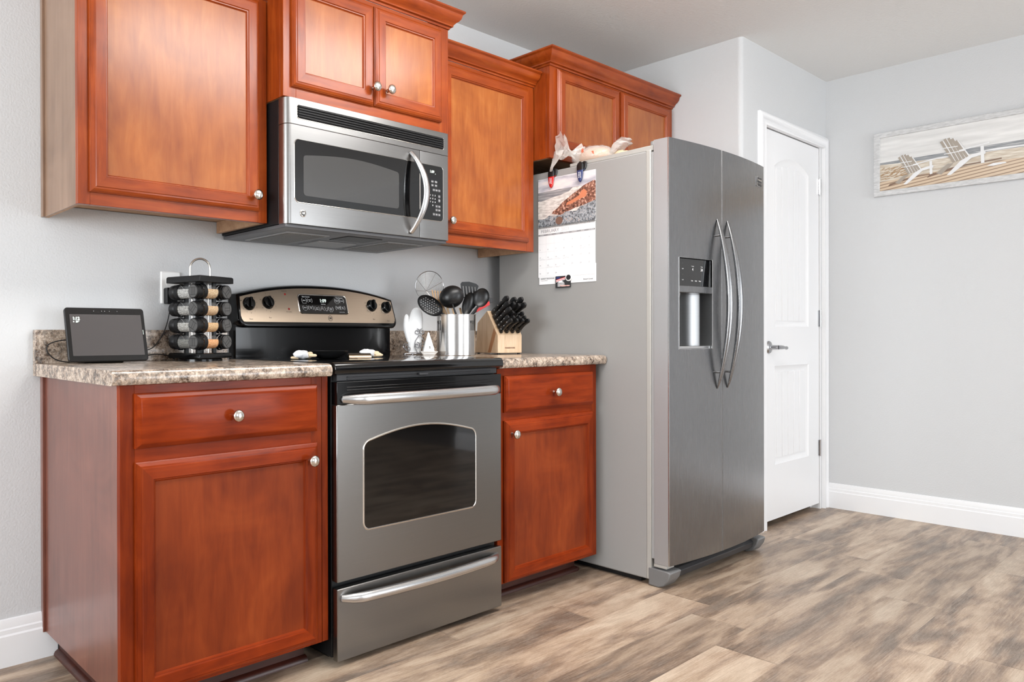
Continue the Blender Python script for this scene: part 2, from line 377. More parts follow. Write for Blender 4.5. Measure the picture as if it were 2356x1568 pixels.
# baseboards
def base_prof(sgn=1):
    return [(0, 0), (.017, 0), (.017, .092), (.013, .097), (.013, .110), (.0085, .114), (.0085, .126), (.005, .139), (0, .141)]
b = MB(); b.prism([(-p, z) for p, z in base_prof()], 'X', XL, .038); struct('baseboard_back', b, M['white'])
b = MB(); b.prism([(XR-p, z) for p, z in base_prof()], 'Y', -3.4, YP); struct('baseboard_right', b, M['white'])
b = MB(); b.prism([(XL+p, z) for p, z in base_prof()], 'Y', YF, 0); struct('baseboard_left', b, M['white'])
b = MB(); b.prism([(XA-p, z) for p, z in base_prof()], 'Y', YP-.017, -.02); b.prism([(YP-p, z) for p, z in base_prof()], 'X', XA-.017, 3.291); struct('baseboard_alcove', b, M['white'])
b = MB(); b.prism([(YF+p, z) for p, z in base_prof()], 'X', XL, 2.03); struct('baseboard_front', b, M['white'])

# pantry door
Yd = YP
b = MB()   # casing: moulded profile, two legs and a head, mitred
cp = [(0, 0), (0, .012), (.012, .018), (.026, .018), (.032, .014), (.046, .012), (.056, .017), (.064, .017), (.066, .004), (.066, 0)]  # (across from outer to inner, out)
x0o, x1o, zo = 3.292, 4.199, 2.124
L = []
for (px, pz, sx, sz) in ((x0o, 0, 1, 0), (x0o, zo, 1, -1), (x1o, zo, -1, -1), (x1o, 0, -1, 0)):
    L.append([(px+sx*u, Yd-w, pz+sz*u) for u, w in cp])
vs = [p for l in L for p in l]; n = len(cp); fs = []
for k in range(3):
    for i in range(n-1): fs.append([k*n+i, k*n+i+1, (k+1)*n+i+1, (k+1)*n+i])
fs += [list(range(n)), [3*n+i for i in range(n)][::-1]]
b.add(vs, fs)
b.box(3.345, 3.360, Yd, Yd+.11, 0, 2.074); b.box(4.106, 4.118, Yd, Yd+.11, 0, 2.074); b.box(3.36, 4.106, Yd, Yd+.11, 2.060, 2.072)
b.box(3.36, 3.372, Yd+.045, Yd+.075, 0, 2.06); b.box(4.094, 4.106, Yd+.045, Yd+.075, 0, 2.06)
struct('trim_1', b, M['white'])
# door slab with moulded arch panel above and square panel below
def arch(x0, x1, z0, z1, rise, n=12):
    p = [(x0, z0), (x1, z0), (x1, z1)]
    for i in range(1, n): 
        t_ = i/n; p.append((x1+(x0-x1)*t_, z1+rise*math.sin(PI*t_)**.8))
    return p+[(x0, z1)]
sx0, sx1, sz0, sz1, yf, yb = 3.366, 4.100, .032, 2.054, Yd+.004, Yd+.04
b = MB(); b.box(sx0, sx1, yf+.008, yb, sz0, sz1)
P1 = arch(3.492, 3.955, 1.030, 1.880, .062); P2 = [(3.492, .31), (3.955, .31), (3.955, .838)] + [(3.955+(3.492-3.955)*i/12, .838) for i in range(1, 12)] + [(3.492, .838)]
def off(poly, d):
    n = len(poly); out = []
    for i in range(n):
        a, p, c = Vector(poly[i-1]), Vector(poly[i]), Vector(poly[(i+1) % n]); e1 = (p-a).normalized(); e2 = (c-p).normalized()
        n1 = Vector((-e1.y, e1.x)); n2 = Vector((-e2.y, e2.x)); q = (n1+n2); q = q/max(q.dot(n1), .3) if q.length > 1e-6 else n1
        out.append((p.x+q.x*d, p.y+q.y*d))
    return out
def panelled_face(b, x0, x1, z0, z1, y, panels, split):
    # rails around panels: build face as strips left/right and bridging between the two panels
    zmid = split
    for (P, za, zb) in zip(panels, (zmid, z0), (z1, zmid)):
        n = len(P); outer = []
        for (u, w) in P:
            # push panel point outward to the rectangle border
            cx, cz = (x0+x1)/2, (za+zb)/2
            if w <= P[0][1]+1e-6: ow = za
            elif u in (P[0][0], P[1][0]) and w < P[2][1]-1e-6: ow = w
            else: ow = zb
            if abs(u-P[0][0]) < 1e-6: ou = x0
            elif abs(u-P[1][0]) < 1e-6: ou = x1
            else: ou = x0+(u-P[0][0])/(P[1][0]-P[0][0])*(x1-x0)
            outer.append((ou, ow))
        L = [[(u, y, w) for u, w in outer], [(u, y, w) for u, w in P]]
        for d, dy in ((.006, -.002), (.012, .002), (.026, .007), (.034, .007)):
            L.append([(u, y+dy, w) for u, w in off(P, d)])
        b.loops(L, True, False, True)
panelled_face(b, sx0, sx1, sz0, sz1, yf, (P1, P2), .93)
b.loops([[(u, yf+.0001, w) for u, w in ((sx0, sz0), (sx1, sz0), (sx1, sz1), (sx0, sz1))], [(u, yf+.009, w) for u, w in ((sx0, sz0), (sx1, sz0), (sx1, sz1), (sx0, sz1))]], True, False, False)
for k in range(5):   # tongue-and-groove battens standing in the panels
    xx = 3.535+.076*k
    zt = 1.842+.055*math.sin(PI*(xx+.036-3.492)/.463)**.8
    b.box(xx, xx+.070, yf+.0045, yf+.009, 1.068, min(zt, 1.93)-.004); b.box(xx, xx+.070, yf+.0045, yf+.009, .348, .798)
door = struct('door_1', b, M['white'], bevel=.0012)
ORG['door_1'] = door.location.copy()
for z in (.349, 1.087, 1.836):
    b = MB(); b.box(4.088, 4.098, yf-.004, yf+.006, z-.044, z+.044); b.tube([(4.102, yf-.006, z-.046), (4.102, yf-.006, z+.046)], .0055, 10)
    for q in (-.018, .018): b.tube([(4.102, yf-.006, z+q-.001), (4.102, yf-.006, z+q+.001)], .0062, 10)
    obj('hinge', b, M['chrome_dark'], door)
b = MB(); b.lathe([(.001, 0), (.033, 0), (.033, .004), (.028, .010), (.018, .013), (.012, .016), (.011, .05)], (3.425, yf, .930), (0, -1, 0), 28)
b.tube([(3.425, yf-.048, .930), (3.445, yf-.052, .930), (3.475, yf-.050, .929), (3.478, yf-.050, .929)], [.011, .011, .0105, .008], 12)
b.tube([(3.476, yf-.050, .929), (3.49, yf-.050, .929), (3.505, yf-.049, .927), (3.52, yf-.048, .926), (3.535, yf-.047, .927), (3.545, yf-.047, .928)], [.007, .006, .008, .010, .006, .001], 12)
obj('door_handle', b, M['chrome_dark'], door)

# ------------------------------------------------------------------ cabinet pieces
def knob(parent, x, y, z):
    b = MB(); b.lathe([(.0065, 0), (.0065, .004), (.0048, .008), (.0048, .014), (.008, .018), (.0155, .021), (.017, .024), (.0165, .028), (.012, .032), (.004, .0335)], (x, y, z), (0, -1, 0), 22)
    return obj('knob', b, M['chrome'], parent, smooth=60)
def cab_door(parent, x0, x1, z0, z1, y, mats, kn=None, rail=.053, thick=.019):
    # y is the face-frame plane; door stands proud towards -Y
    yb_, yf_ = y, y-thick
    prof = [(0, 0), (0, -.008), (.003, -.010), (.003, -.012), (.010, -.0165), (.014, -.017), (.016, -.019), (rail-.009, -.019), (rail-.007, -.0155), (rail-.004, -.0150), (rail-.002, -.011), (rail, -.0095)]
    b = MB(); L = [[(x0+d, y+q, z0+d), (x1-d, y+q, z0+d), (x1-d, y+q, z1-d), (x0+d, y+q, z1-d)] for d, q in prof]
    # stiles vertical grain, rails horizontal grain
    for k in range(len(L)-1):
        for i in range(4):
            j = (i+1) % 4; b.cur = 0 if i in (1, 3) else 1
            b.add([L[k][i], L[k][j], L[k+1][j], L[k+1][i]], [(0, 1, 2, 3)])
    b.cur = 0
    b.add([L[0][0], L[0][1], L[0][2], L[0][3]], [(3, 2, 1, 0)])
    d = obj('door', b, [mats[0], mats[1]], parent, smooth=20)
    p = MB(); r_ = rail-.001; p.box(x0+r_, x1-r_, y-.0096, y-.002, z0+r_, z1-r_); obj('door_panel', p, mats[2], d, smooth=0)
    if kn: knob(d, kn[0], yf_+.001, kn[1])
    return d
def drawer_front(parent, x0, x1, z0, z1, y, mat, kn):
    prof = [(0, 0), (0, -.008), (.003, -.010), (.003, -.012), (.010, -.0165), (.014, -.0185), (.017, -.019)]
    b = MB(); b.loops([[(x0+d, y+q, z0+d), (x1-d, y+q, z0+d), (x1-d, y+q, z1-d), (x0+d, y+q, z1-d)] for d, q in prof], True, True, True)
    d = obj('drawer_front', b, mat, parent, smooth=20); knob(d, kn[0], y-.018, kn[1]); return d
def base_cab(label, x0, x1, yf_, plx0, plx1, left_side, draw, dr, kd, kn, filler=None):
    t_ = thing('base_cabinet', label, 'cabinet', ((x0+x1)/2, -.3, 0))
    ztop, zb = .8735, .081
    b = MB(); b.box(x0+.004, x0+.02, -.004, yf_+.019, zb, ztop); b.box(x1-.02, x1, -.004, yf_+.019, zb, ztop); b.box(x0+.02, x1-.02, -.004, yf_+.019, zb, zb+.016); b.box(x0+.02, x1-.02, -.004, -.012, zb, ztop)
    obj('carcass', b, M['wood_shaded_v'], t_)
    b = MB(); b.box(x0+.0002, x0+.0045, -.004, yf_+.0195, zb, ztop); b.box(x0-.008, x0+.0, -.001, -.022, zb, ztop)
    if left_side: obj('side_panel', b, M['wood_side'], t_, .0006)
    st = .038; xe = x1 if not filler else filler
    for u0, u1 in ((x0, x0+st), (xe-st, xe)): obj('stile', MB().box(u0, u1, yf_, yf_+.019, zb, ztop), M['wood_shaded_v'], t_, .001)
    if filler: obj('filler_strip', MB().box(xe+.002, x1, yf_+.001, yf_+.019, zb, ztop), M['wood_shaded_v'], t_, .001)
    for w0, w1 in ((ztop-.03, ztop), (.675, .717), (zb, zb+.035)): obj('rail', MB().box(x0+st, xe-st, yf_+.0003, yf_+.019, w0, w1), M['wood_shaded_h'], t_, .001)
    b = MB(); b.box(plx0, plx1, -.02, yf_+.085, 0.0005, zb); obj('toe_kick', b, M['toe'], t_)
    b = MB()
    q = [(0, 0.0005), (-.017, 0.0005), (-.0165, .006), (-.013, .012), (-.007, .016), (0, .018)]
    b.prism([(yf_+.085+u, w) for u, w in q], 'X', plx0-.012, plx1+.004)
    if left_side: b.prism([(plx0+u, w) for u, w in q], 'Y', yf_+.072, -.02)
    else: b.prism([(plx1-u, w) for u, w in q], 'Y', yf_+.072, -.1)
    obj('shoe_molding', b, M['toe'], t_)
    drawer_front(t_, *draw, yf_, M['wood_shaded_h'], kd)
    cab_door(t_, *dr, yf_, (M['wood_shaded_v'], M['wood_shaded_h'], M['wood_shaded_panel']), kn)
    return t_
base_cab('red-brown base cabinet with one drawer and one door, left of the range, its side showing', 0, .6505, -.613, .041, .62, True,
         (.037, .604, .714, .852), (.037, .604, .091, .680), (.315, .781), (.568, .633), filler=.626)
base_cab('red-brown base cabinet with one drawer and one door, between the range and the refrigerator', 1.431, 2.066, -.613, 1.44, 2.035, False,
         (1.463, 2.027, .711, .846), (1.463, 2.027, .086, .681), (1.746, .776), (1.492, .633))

def crown(b, x0, x1, y, z0, z1, p, left_return=None, right_return=None, yback=-.004):
    h = z1-z0
    pr = [(0, 0), (.10, 0), (.14, .10), (.30, .14), (.30, .22), (.36, .28), (.46, .36), (.62, .44), (.76, .58), (.82, .74), (.84, .80), (1.0, .90), (1.0, 1.0), (0, 1.0)]
    pts = [(u*p, z0+w*h) for u, w in pr]; L = []
    if left_return: L.append([(x0-u, left_return, w) for u, w in pts])
    L.append([((x0-u) if left_return else x0, y-u, w) for u, w in pts])
    L.append([((x1+u) if right_return else x1, y-u, w) for u, w in pts])
    if right_return: L.append([(x1+u, right_return, w) for u, w in pts])
    n = len(pts); vs = [q for l in L for q in l]; fs = [list(range(n)), [(len(L)-1)*n+i for i in range(n)][::-1]]
    for k in range(len(L)-1):
        for i in range(n): fs.append([k*n+i, k*n+(i+1) % n, (k+1)*n+(i+1) % n, (k+1)*n+i])
    b.add(vs, fs); return b
def upper_cab(label, x0, x1, yf_, z0, z1, doors, cr, left_mat=None, stile_l=.04, stile_r=.04, recess=.04, mid=None, lret=None, rret=None):
    t_ = thing('upper_cabinet', label, 'cabinet', ((x0+x1)/2, -.15, z0))
    b = MB(); b.box(x1-.016, x1-.0005, -.004, yf_+.019, z0, z1); b.box(x0+.004, x0+.016, -.004, yf_+.019, z0, z1)
    b.box(x0+.016, x1-.016, -.004, yf_+.019, z0+recess, z0+recess+.012); b.box(x0+.016, x1-.016, -.004, yf_+.019, z1-.014, z1); b.box(x0+.016, x1-.016, -.004, -.012, z0+recess, z1)
    obj('carcass', b, M['wood_raw'], t_)
    b = MB(); b.box(x0+.0002, x0+.0045, -.004, yf_+.0195, z0, z1)
    if left_mat == 'up': b.box(x0-.007, x0, -.001, -.020, z0, z1)
    obj('side_panel', b, M['wood_side_up'] if left_mat == 'up' else M['wood_v'], t_, .0006)
    for u0, u1 in ((x0, x0+stile_l), (x1-stile_r, x1)): obj('stile', MB().box(u0, u1, yf_, yf_+.019, z0, z1), M['wood_v'], t_, .001)
    if mid: obj('stile', MB().box(mid-.02, mid+.02, yf_, yf_+.019, z0+.045, z1-.04), M['wood_v'], t_, .001)
    for w0, w1 in ((z0, z0+.045), (z1-.04, z1)): obj('rail', MB().box(x0+stile_l, x1-stile_r, yf_+.0003, yf_+.019, w0, w1), M['wood_h'], t_, .001)
    for (a0, a1, b0, b1, kn) in doors: cab_door(t_, a0, a1, b0, b1, yf_, (M['wood_v'], M['wood_h'], M['wood_panel']), kn)
    b = MB(); crown(b, x0, x1, yf_, cr[0], cr[1], cr[2], lret, rret); obj('crown_molding', b, M['wood_h'], t_, smooth=30)
    return t_
upper_cab('tall orange-brown upper cabinet with one door, leftmost, its pale side facing the window', .003, .6305, -.313, 1.367, 2.10, [(.034, .597, 1.402, 2.088, (.570, 1.449))], (2.10, 2.16, .048), 'up', .035, .036, lret=-.002)
upper_cab('orange-brown two-door cabinet above the microwave, standing highest and furthest forward', .632, 1.397, -.408, 1.766, 2.166,
          [(.661, 1.009, 1.800, 2.148, (.998, 1.858)), (1.013, 1.352, 1.802, 2.150, (1.066, 1.861))], (2.166, 2.231, .048), None, .05, .05, .004, 1.011, rret=-.002)
upper_cab('orange-brown upper cabinet with one door between the microwave and the refrigerator', 1.398, 2.050, -.313, 1.367, 2.100, [(1.452, 2.004, 1.406, 2.082, (1.481, 1.452))], (2.100, 2.160, .048), None, .06, .05)
upper_cab('wide dark orange cabinet with two doors above the refrigerator', 2.055, 3.113, -.396, 1.776, 2.182, [(2.100, 2.590, 1.812, 2.171, None), (2.612, 3.072, 1.812, 2.171, None)], (2.180, 2.245, .050), None, .05, .05, .02, 2.6, lret=-.002)

# ------------------------------------------------------------------ countertops
def counter(label, x0, x1, round_right=False):
    t_ = thing('countertop', label, 'countertop', ((x0+x1)/2, -.32, .874))
    pr = [(-.001, .8745), (-.632, .8745), (-.638, .876), (-.6425, .882), (-.644, .890), (-.643, .900), (-.638, .908), (-.630, .9115), (-.620, .9125), (-.001, .9125)]
    b = MB(); b.prism(pr, 'X', x0, x1); obj('worktop', b, M['granite'], t_, smooth=30)
    b = MB(); b.box(x0, x1, -.001, -.028, .9127, 1.0165); obj('backsplash', b, M['granite'], t_, .001)
counter('left speckled brown countertop under the spice rack and smart display', -.0295, .6445)
counter('right speckled brown countertop under the utensil crock and knife block', 1.4285, 2.095)

# ------------------------------------------------------------------ range
RX0, RX1 = .661, 1.4225
rg = thing('range', 'stainless steel and black electric range with glass cooktop between the base cabinets', 'stove', (1.04, -.32, 0))
b = MB(); b.box(RX0+.004, RX1-.004, -.03, -.610, .022, .876)
b.box(RX0+.03, RX1-.03, -.06, -.56, .0005, .03)
obj('body', b, M['black_matte'], rg, .002)
b = MB(); b.prism([(-.035, .915), (-.035, .897), (-.60, .893), (-.60, .880), (-.634, .878), (-.644, .882), (-.647, .892), (-.645, .905), (-.638, .913), (-.62, .9155)], 'X', RX0-.007, RX1+.0045)
obj('cooktop', b, M['cooktop'], rg, .002, 40)
for (cx, cy, rr) in ((.84, -.45, .115), (1.24, -.45, .09), (.84, -.2, .08), (1.24, -.2, .115)):
    L = [[(cx+q*math.cos(2*PI*k/40), cy+q*math.sin(2*PI*k/40), .9158) for k in range(40)] for q in (rr, rr-.003)]
    b = MB(); b.loops(L, True, False, False); obj('burner_ring', b, M['grey_dark'], rg, smooth=0)
b = MB(); b.box(RX0+.012, RX1-.012, -.60, -.628, .859, .8775)
for k in range(2): b.box(RX0+.05, RX1-.05, -.6285, -.632, .862+k*.006, .8645+k*.006)
b.box(1.01, 1.05, -.628, -.64, .8665, .873)
obj('vent_trim', b, M['grey_dark'], rg, .001)
# oven door
od_b = MB(); Y0 = -.641
od_b.box(RX0+.002, RX1-.001, -.612, -.6405, .2554, .788)
OD = obj('oven_door', od_b, M['steel_h'], rg, .003)
b = MB(); b.box(RX0+.003, RX1-.002, -.613, -.6405, .7885, .8565); 
for zc in (.839, .8305):
    b.box(.70, 1.39, -.640, -.6425, zc-.0018, zc+.0018)
obj('top_trim', b, M['black'], OD, .003)
def archwin(x0, x1, z0, z1, rise, r, n=14):
    out = []
    for (cx, cz, a0) in ((x1-r, z0+r, -PI/2),):
        for i in range(7): a = a0+PI/2*i/6; out.append((cx+r*math.cos(a), cz+r*math.sin(a)))
    r2 = .028
    for i in range(6): a = PI*.5*i/5*.82; out.append((x1-r2+r2*math.cos(a), z1-r2+r2*math.sin(a)))
    for i in range(1, n):
        t_ = i/n; out.append((x1-r2*1.0+(x0-x1+2*r2)*t_, z1+rise*(math.sin(PI*t_))**.9))
    for i in range(6): a = PI*.59+PI*.41*i/5; out.append((x0+r2+r2*math.cos(a), z1-r2+r2*math.sin(a)))
    for i in range(7): a = PI+PI/2*i/6; out.append((x0+r+r*math.cos(a), z0+r+r*math.sin(a)))
    return out
WP = archwin(.768, 1.282, .399, .672, .032, .022)
b = MB(); b.loops([[(u, Y0+.0006, w) for u, w in off(WP, -.0045)], [(u, Y0-.0012, w) for u, w in off(WP, -.002)], [(u, Y0-.0012, w) for u, w in WP], [(u, Y0+.0002, w) for u, w in off(WP, .003)]], True, False, False)
obj('window_trim', b, M['chrome'], OD, smooth=50)
b = MB(); b.add([(u, Y0-.0004, w) for u, w in off(WP, .001)], [list(range(len(WP)))]); obj('oven_window', b, M['glass_black'], OD, smooth=0)
def bow_handle(name, parent, x0, x1, z, y, out, r, mat, flat=1.0, sag=0.0):
    pts = []; rad = []
    for i in range(25):
        t_ = i/24; e = min(t_, 1-t_); k = min(1, e/.09); s_ = math.sin(k*PI/2)
        pts.append((x0+(x1-x0)*t_, y-out*s_-out*.45*math.sin(PI*t_), z-sag*math.sin(PI*t_))); rad.append(r*(.62+.38*s_))
    b = MB(); b.tube(pts, rad, 14, flat, True, up=(0, 0, 1))
    for xx in (x0+.004, x1-.004): b.lathe([(r*.6, 0), (r*.6, .006)], (xx, y+.002, z), (0, -1, 0), 12)
    return obj(name, b, mat, parent, smooth=60)
bow_handle('oven_handle', OD, .684, 1.400, .804, -.642, .030, .0175, M['handle'], .7)
b = MB(); b.loops([rrect_l for rrect_l in [[(u, Y0+.02, w) for u, w in rrect(RX0+.001, RX1-.003, .019, .236, .003)], [(u, Y0+.001, w) for u, w in rrect(RX0+.001, RX1-.003, .019, .236, .003)], [(u, Y0-.001, w) for u, w in rrect(RX0+.003, RX1-.005, .021, .234, .003)]]], True, True, True)
b.box(RX0+.01, RX1-.012, -.56, -.622, .024, .225)
DR = obj('storage_drawer', b, M['steel_h'], rg, 0, 30)
bow_handle('drawer_handle', DR, .678, 1.392, .207, -.642, .024, .0165, M['handle'], .8, .004)
# back guard with console
b = MB(); NX = 24
def top_z(x): return 1.193-.047*abs((x-1.046)/.39)**2.2
def cy(z): return -.086+.042*(z-1.040)/.15
def console_outline(d):
    pts = []; x0, x1 = .658+d, 1.434-d
    zb_ = 1.026+d
    for i in range(5): a = -PI/2+PI/2*i/4; pts.append((x1-.03+.03*math.cos(a), zb_+.03+.03*math.sin(a)))
    for i in range(NX+1):
        x = x1-.006+(x0-x1+.012)*i/NX; pts.append((x, top_z(x)-d*(1+.0)))
    for i in range(5): a = PI+PI/2*i/4; pts.append((x0+.03+.03*math.cos(a), zb_+.03+.03*math.sin(a)))
    return pts
o0, o1, o2 = console_outline(0), console_outline(.004), console_outline(.012)
b.loops([[(u, -.004, w) for u, w in o0], [(u, cy(w)+.012, w) for u, w in o0], [(u, cy(w)+.003, w) for u, w in o1], [(u, cy(w), w) for u, w in console_outline(.008)], [(u, cy(w), w) for u, w in o2]], True, True, True)
b.box(.665, 1.418, -.004, -.052, .90, 1.04)
BG = obj('backguard', b, M['black'], rg, 0, 40)
b = MB(); L = [[(u, cy(w)-.0006, w) for u, w in console_outline(.013)]]
# stainless face starts a little above the black lip
pts = [(u, max(w, 1.047)) for u, w in console_outline(.013)]
b.add([(u, cy(w)-.0008, w) for u, w in pts], [list(range(len(pts)))])
CP = obj('control_panel', b, steel('warm_reflection_stainless', (196, 178, 158), .3, (1, 1, 160)), BG, smooth=0)  # plain steel; the warm tan reflection is put into its colour
def con(u, w, d=.0016): return (u, cy(w)-d, w)
dp = rrect(.936, 1.171, 1.083, 1.153, (.008, .012, .012, .012))
b = MB(); b.loops([[con(u, w, .0006) for u, w in off(dp, -.004)], [con(u, w, .003) for u, w in off(dp, -.002)], [con(u, w, .0024) for u, w in dp]], True, False, False); obj('display_trim', b, M['chrome'], CP, smooth=50)
b = MB(); b.add([con(u, w, .0022) for u, w in dp], [list(range(len(dp)))]); DP = obj('touch_display', b, M['glass_black'], CP, smooth=0)
b = MB(); f = lambda u, w: con(u, w, .0028)
def keycap(b, cx, cz, s1, s2=None, w=.011, h=.008):
    for sgn in (-1, 1):
        pp = [(cx+sgn*(w-.003), cz+h), (cx+sgn*w, cz+h*.5), (cx+sgn*w, cz-h*.5), (cx+sgn*(w-.003), cz-h)]
        for k in range(3):
            (a0, a1), (b0, b1) = pp[k], pp[k+1]; t_ = .0006
            b.add([f(a0-t_, a1), f(a0+t_, a1), f(b0+t_, b1), f(b0-t_, b1)], [(0, 1, 2, 3)])
    if s2: text(b, s1, .0052, f, cx, cz+.0028, .0001); text(b, s2, .0052, f, cx, cz-.0028, .0001)
    else: text(b, s1, .006, f, cx, cz, .0001)
text(b, 'Oven Controls', .006, f, .972, 1.146, .0001); text(b, 'Time Controls', .006, f, 1.137, 1.146, .0001)
keycap(b, .962, 1.132, 'Bake'); keycap(b, .989, 1.132, 'Oven', 'Set'); text(b, 'Temp Recall', .0038, f, .962, 1.121); keycap(b, .962, 1.104, 'Broil'); keycap(b, .989, 1.104, 'Clear', 'Off'); text(b, 'Hi / Lo', .0038, f, .962, 1.093)
keycap(b, 1.018, 1.101, 'Self', 'Clean'); keycap(b, 1.086, 1.101, 'Oven', 'Light'); text(b, 'On / Off', .0038, f, 1.086, 1.090); keycap(b, 1.123, 1.134, 'Kitchen', 'Timer'); keycap(b, 1.147, 1.134, 'Clock'); text(b, 'On / Off', .0038, f, 1.123, 1.123)
keycap(b, 1.123, 1.106, 'Cooking', 'Time'); keycap(b, 1.147, 1.106, 'Start', 'Time'); text(b, 'Automatic Oven', .004, f, 1.14, 1.089); text(b, '+', .008, f, 1.043, 1.100, .0002); text(b, '-', .008, f, 1.064, 1.104, .0002); text(b, 'TrueTemp', .005, f, 1.052, 1.119, .0001)
for (xa, sg) in ((1.043, 1), (1.064, -1)):
    for dx in (-1, 1):
        b.add([f(xa+dx*.002-.0006, 1.101+sg*.009), f(xa+dx*.002+.0006, 1.101+sg*.009), f(xa+dx*.009+.0006, 1.101-sg*.008), f(xa+dx*.009-.0006, 1.101-sg*.008)], [(0, 1, 2, 3)])
obj('lettering', b, M['print_white'], CP, smooth=0)
b = MB(); text(b, '1:09', .019, f, 1.053, 1.132, .0003); obj('clock_digits', b, M['led'], CP, smooth=0)
b = MB(); g = lambda u, w: con(u, w, .0014)
for i, xx in enumerate((.712, .796, 1.304, 1.382)):
    zz = 1.113+(.006 if i in (1, 2) else 0)
    for k in range(11):
        a = PI*.75-PI*1.7*k/10+PI*.15; text(b, str(k) if k else 'Off', .0052, g, xx+.034*math.cos(a), zz+.034*math.sin(a))
    text(b, ('Front', 'Rear', 'Rear', 'Front')[i], .0065, g, xx, zz-.056)
    obj('dial_marking', b, M['ink_black'], CP, smooth=0); b = MB()
text(b, 'Surface On', .0055, g, .876, 1.165); obj('panel_marking', b, M['ink_black'], CP, smooth=0); b = MB(); text(b, 'Hot Surface', .0055, g, .884, 1.086); obj('panel_marking', b, M['ink_black'], CP, smooth=0); b = MB(); text(b, 'GE', .0095, g, 1.077, 1.064, .0004)
L = [[con(1.077+q*math.cos(2*PI*k/20), 1.064+q*math.sin(2*PI*k/20), .0015) for k in range(20)] for q in (.0105, .0092)]; b.loops(L, True, False, False)
obj('badge', b, M['ink_black'], CP, smooth=0)
for xx, zz in ((.878, 1.153), (.886, 1.097)): obj('indicator_light', MB().lathe([(.0045, 0), (.0035, .0015)], con(xx, zz, .001), (0, -1, .2), 12), M['led_red'], CP)
for i, xx in enumerate((.712, .796, 1.304, 1.382)):
    zz = 1.113+(.006 if i in (1, 2) else 0); c0 = Vector(con(xx, zz, .001)); A = Vector((0, -1, .28)).normalized()
    b = MB(); b.lathe([(.025, 0), (.025, .002), (.0235, .003), (.022, .010), (.019, .014)], c0, A, 26)
    U = Vector((1, 0, 0)); V = A.cross(U)
    for q in range(1):
        ang = (.2, -.1, .15, -.05)[i]; D = (V*math.cos(ang)+U*math.sin(ang)); E_ = A.cross(D)
        p0 = c0+A*.012
        L = [[tuple(p0+A*h+D*dd*sc_+E_*ee*sc2) for dd, ee in ((-.022, -.005), (.022, -.005), (.022, .005), (-.022, .005))] for h, sc_, sc2 in ((-.006, 1, 1), (.008, .95, .9), (.013, .75, .5))]
        b.loops(L, True, True, True)
    obj('knob', b, M['black'], CP, .0008, 50)

# ------------------------------------------------------------------ microwave
mo = thing('microwave', 'stainless steel over-the-range microwave with black side and curved handle', 'microwave', (1.01, -.2, 1.357))
MX0, MX1, MZ0, MZ1, MY = .637, 1.3885, 1.357, 1.7645, -.416
b = MB(); b.box(MX0, MX1, -.004, -.372, MZ0+.002, MZ1-.001); obj('body', b, M['black_matte'], mo, .0015)
def mw_slab(z0, z1, x0=MX0, x1=MX1, rl=.022, rr=.004):
    pl = [(x0, -.373)]
    for i in range(7): a = PI+PI/2*i/6; pl.append((x0+rl+rl*math.cos(a), MY+rl+rl*math.sin(a)))
    for i in range(5): a = -PI/2+PI/2*i/4; pl.append((x1-rr+rr*math.cos(a), MY+rr+rr*math.sin(a)))
    pl.append((x1, -.373)); m = MB(); m.prism(pl, 'Z', z0, z1); return m
b = mw_slab(1.6795, MZ1); TV = obj('top_fascia', b, M['steel_mw'], mo, .001, 40)
b = MB(); vp = rrect(.681, 1.362, 1.6995, 1.7435, .009); b.add([(u, MY-.0006, w) for u, w in vp], [list(range(len(vp)))]); obj('vent_recess', b, M['black'], TV, smooth=0)
b = MB(); b.loops([[(u, MY+.0004, w) for u, w in off(vp, -.002)], [(u, MY-.0014, w) for u, w in off(vp, -.001)], [(u, MY-.0012, w) for u, w in vp]], True, False, False); obj('vent_trim', b, M['chrome'], TV, smooth=50)
for k in range(5):
    b = MB(); zc = 1.7055+k*.0082; b.prism([(MY-.0008, zc-.0018), (MY-.006, zc-.0005), (MY-.006, zc+.0006), (MY-.0008, zc+.0024)], 'X', .684, 1.359)
    obj('vent_louver', b, M['grey_dark'], TV)
b = mw_slab(MZ0, 1.6785, MX0, 1.2345, .022, .001); MD = obj('door', b, M['steel_mw'], mo, .001, 40)
def bowrect(x0, x1, z0, z1, r, rise, bulge, n=10):
    out = []
    for i in range(6): a = -PI/2+PI/2*i/5; out.append((x1-r+r*math.cos(a), z0+r+r*math.sin(a)))
    for i in range(1, n): t_ = i/n; out.append((x1+bulge*math.sin(PI*t_), z0+r+(z1-z0-2*r)*t_))
    for i in range(6): a = PI/2*i/5; out.append((x1-r+r*math.cos(a), z1-r+r*math.sin(a)))
    for i in range(1, n): t_ = i/n; out.append((x1-r+(x0-x1+2*r)*t_, z1+rise*math.sin(PI*t_)))
    for i in range(6): a = PI/2+PI/2*i/5; out.append((x0+r+r*math.cos(a), z1-r+r*math.sin(a)))
    for i in range(6): a = PI+PI/2*i/5; out.append((x0+r+r*math.cos(a), z0+r+r*math.sin(a)))
    return out
wp = [(u, w) for u, w in bowrect(.670, 1.2335, 1.4285, 1.632, .016, .004, 0) ]
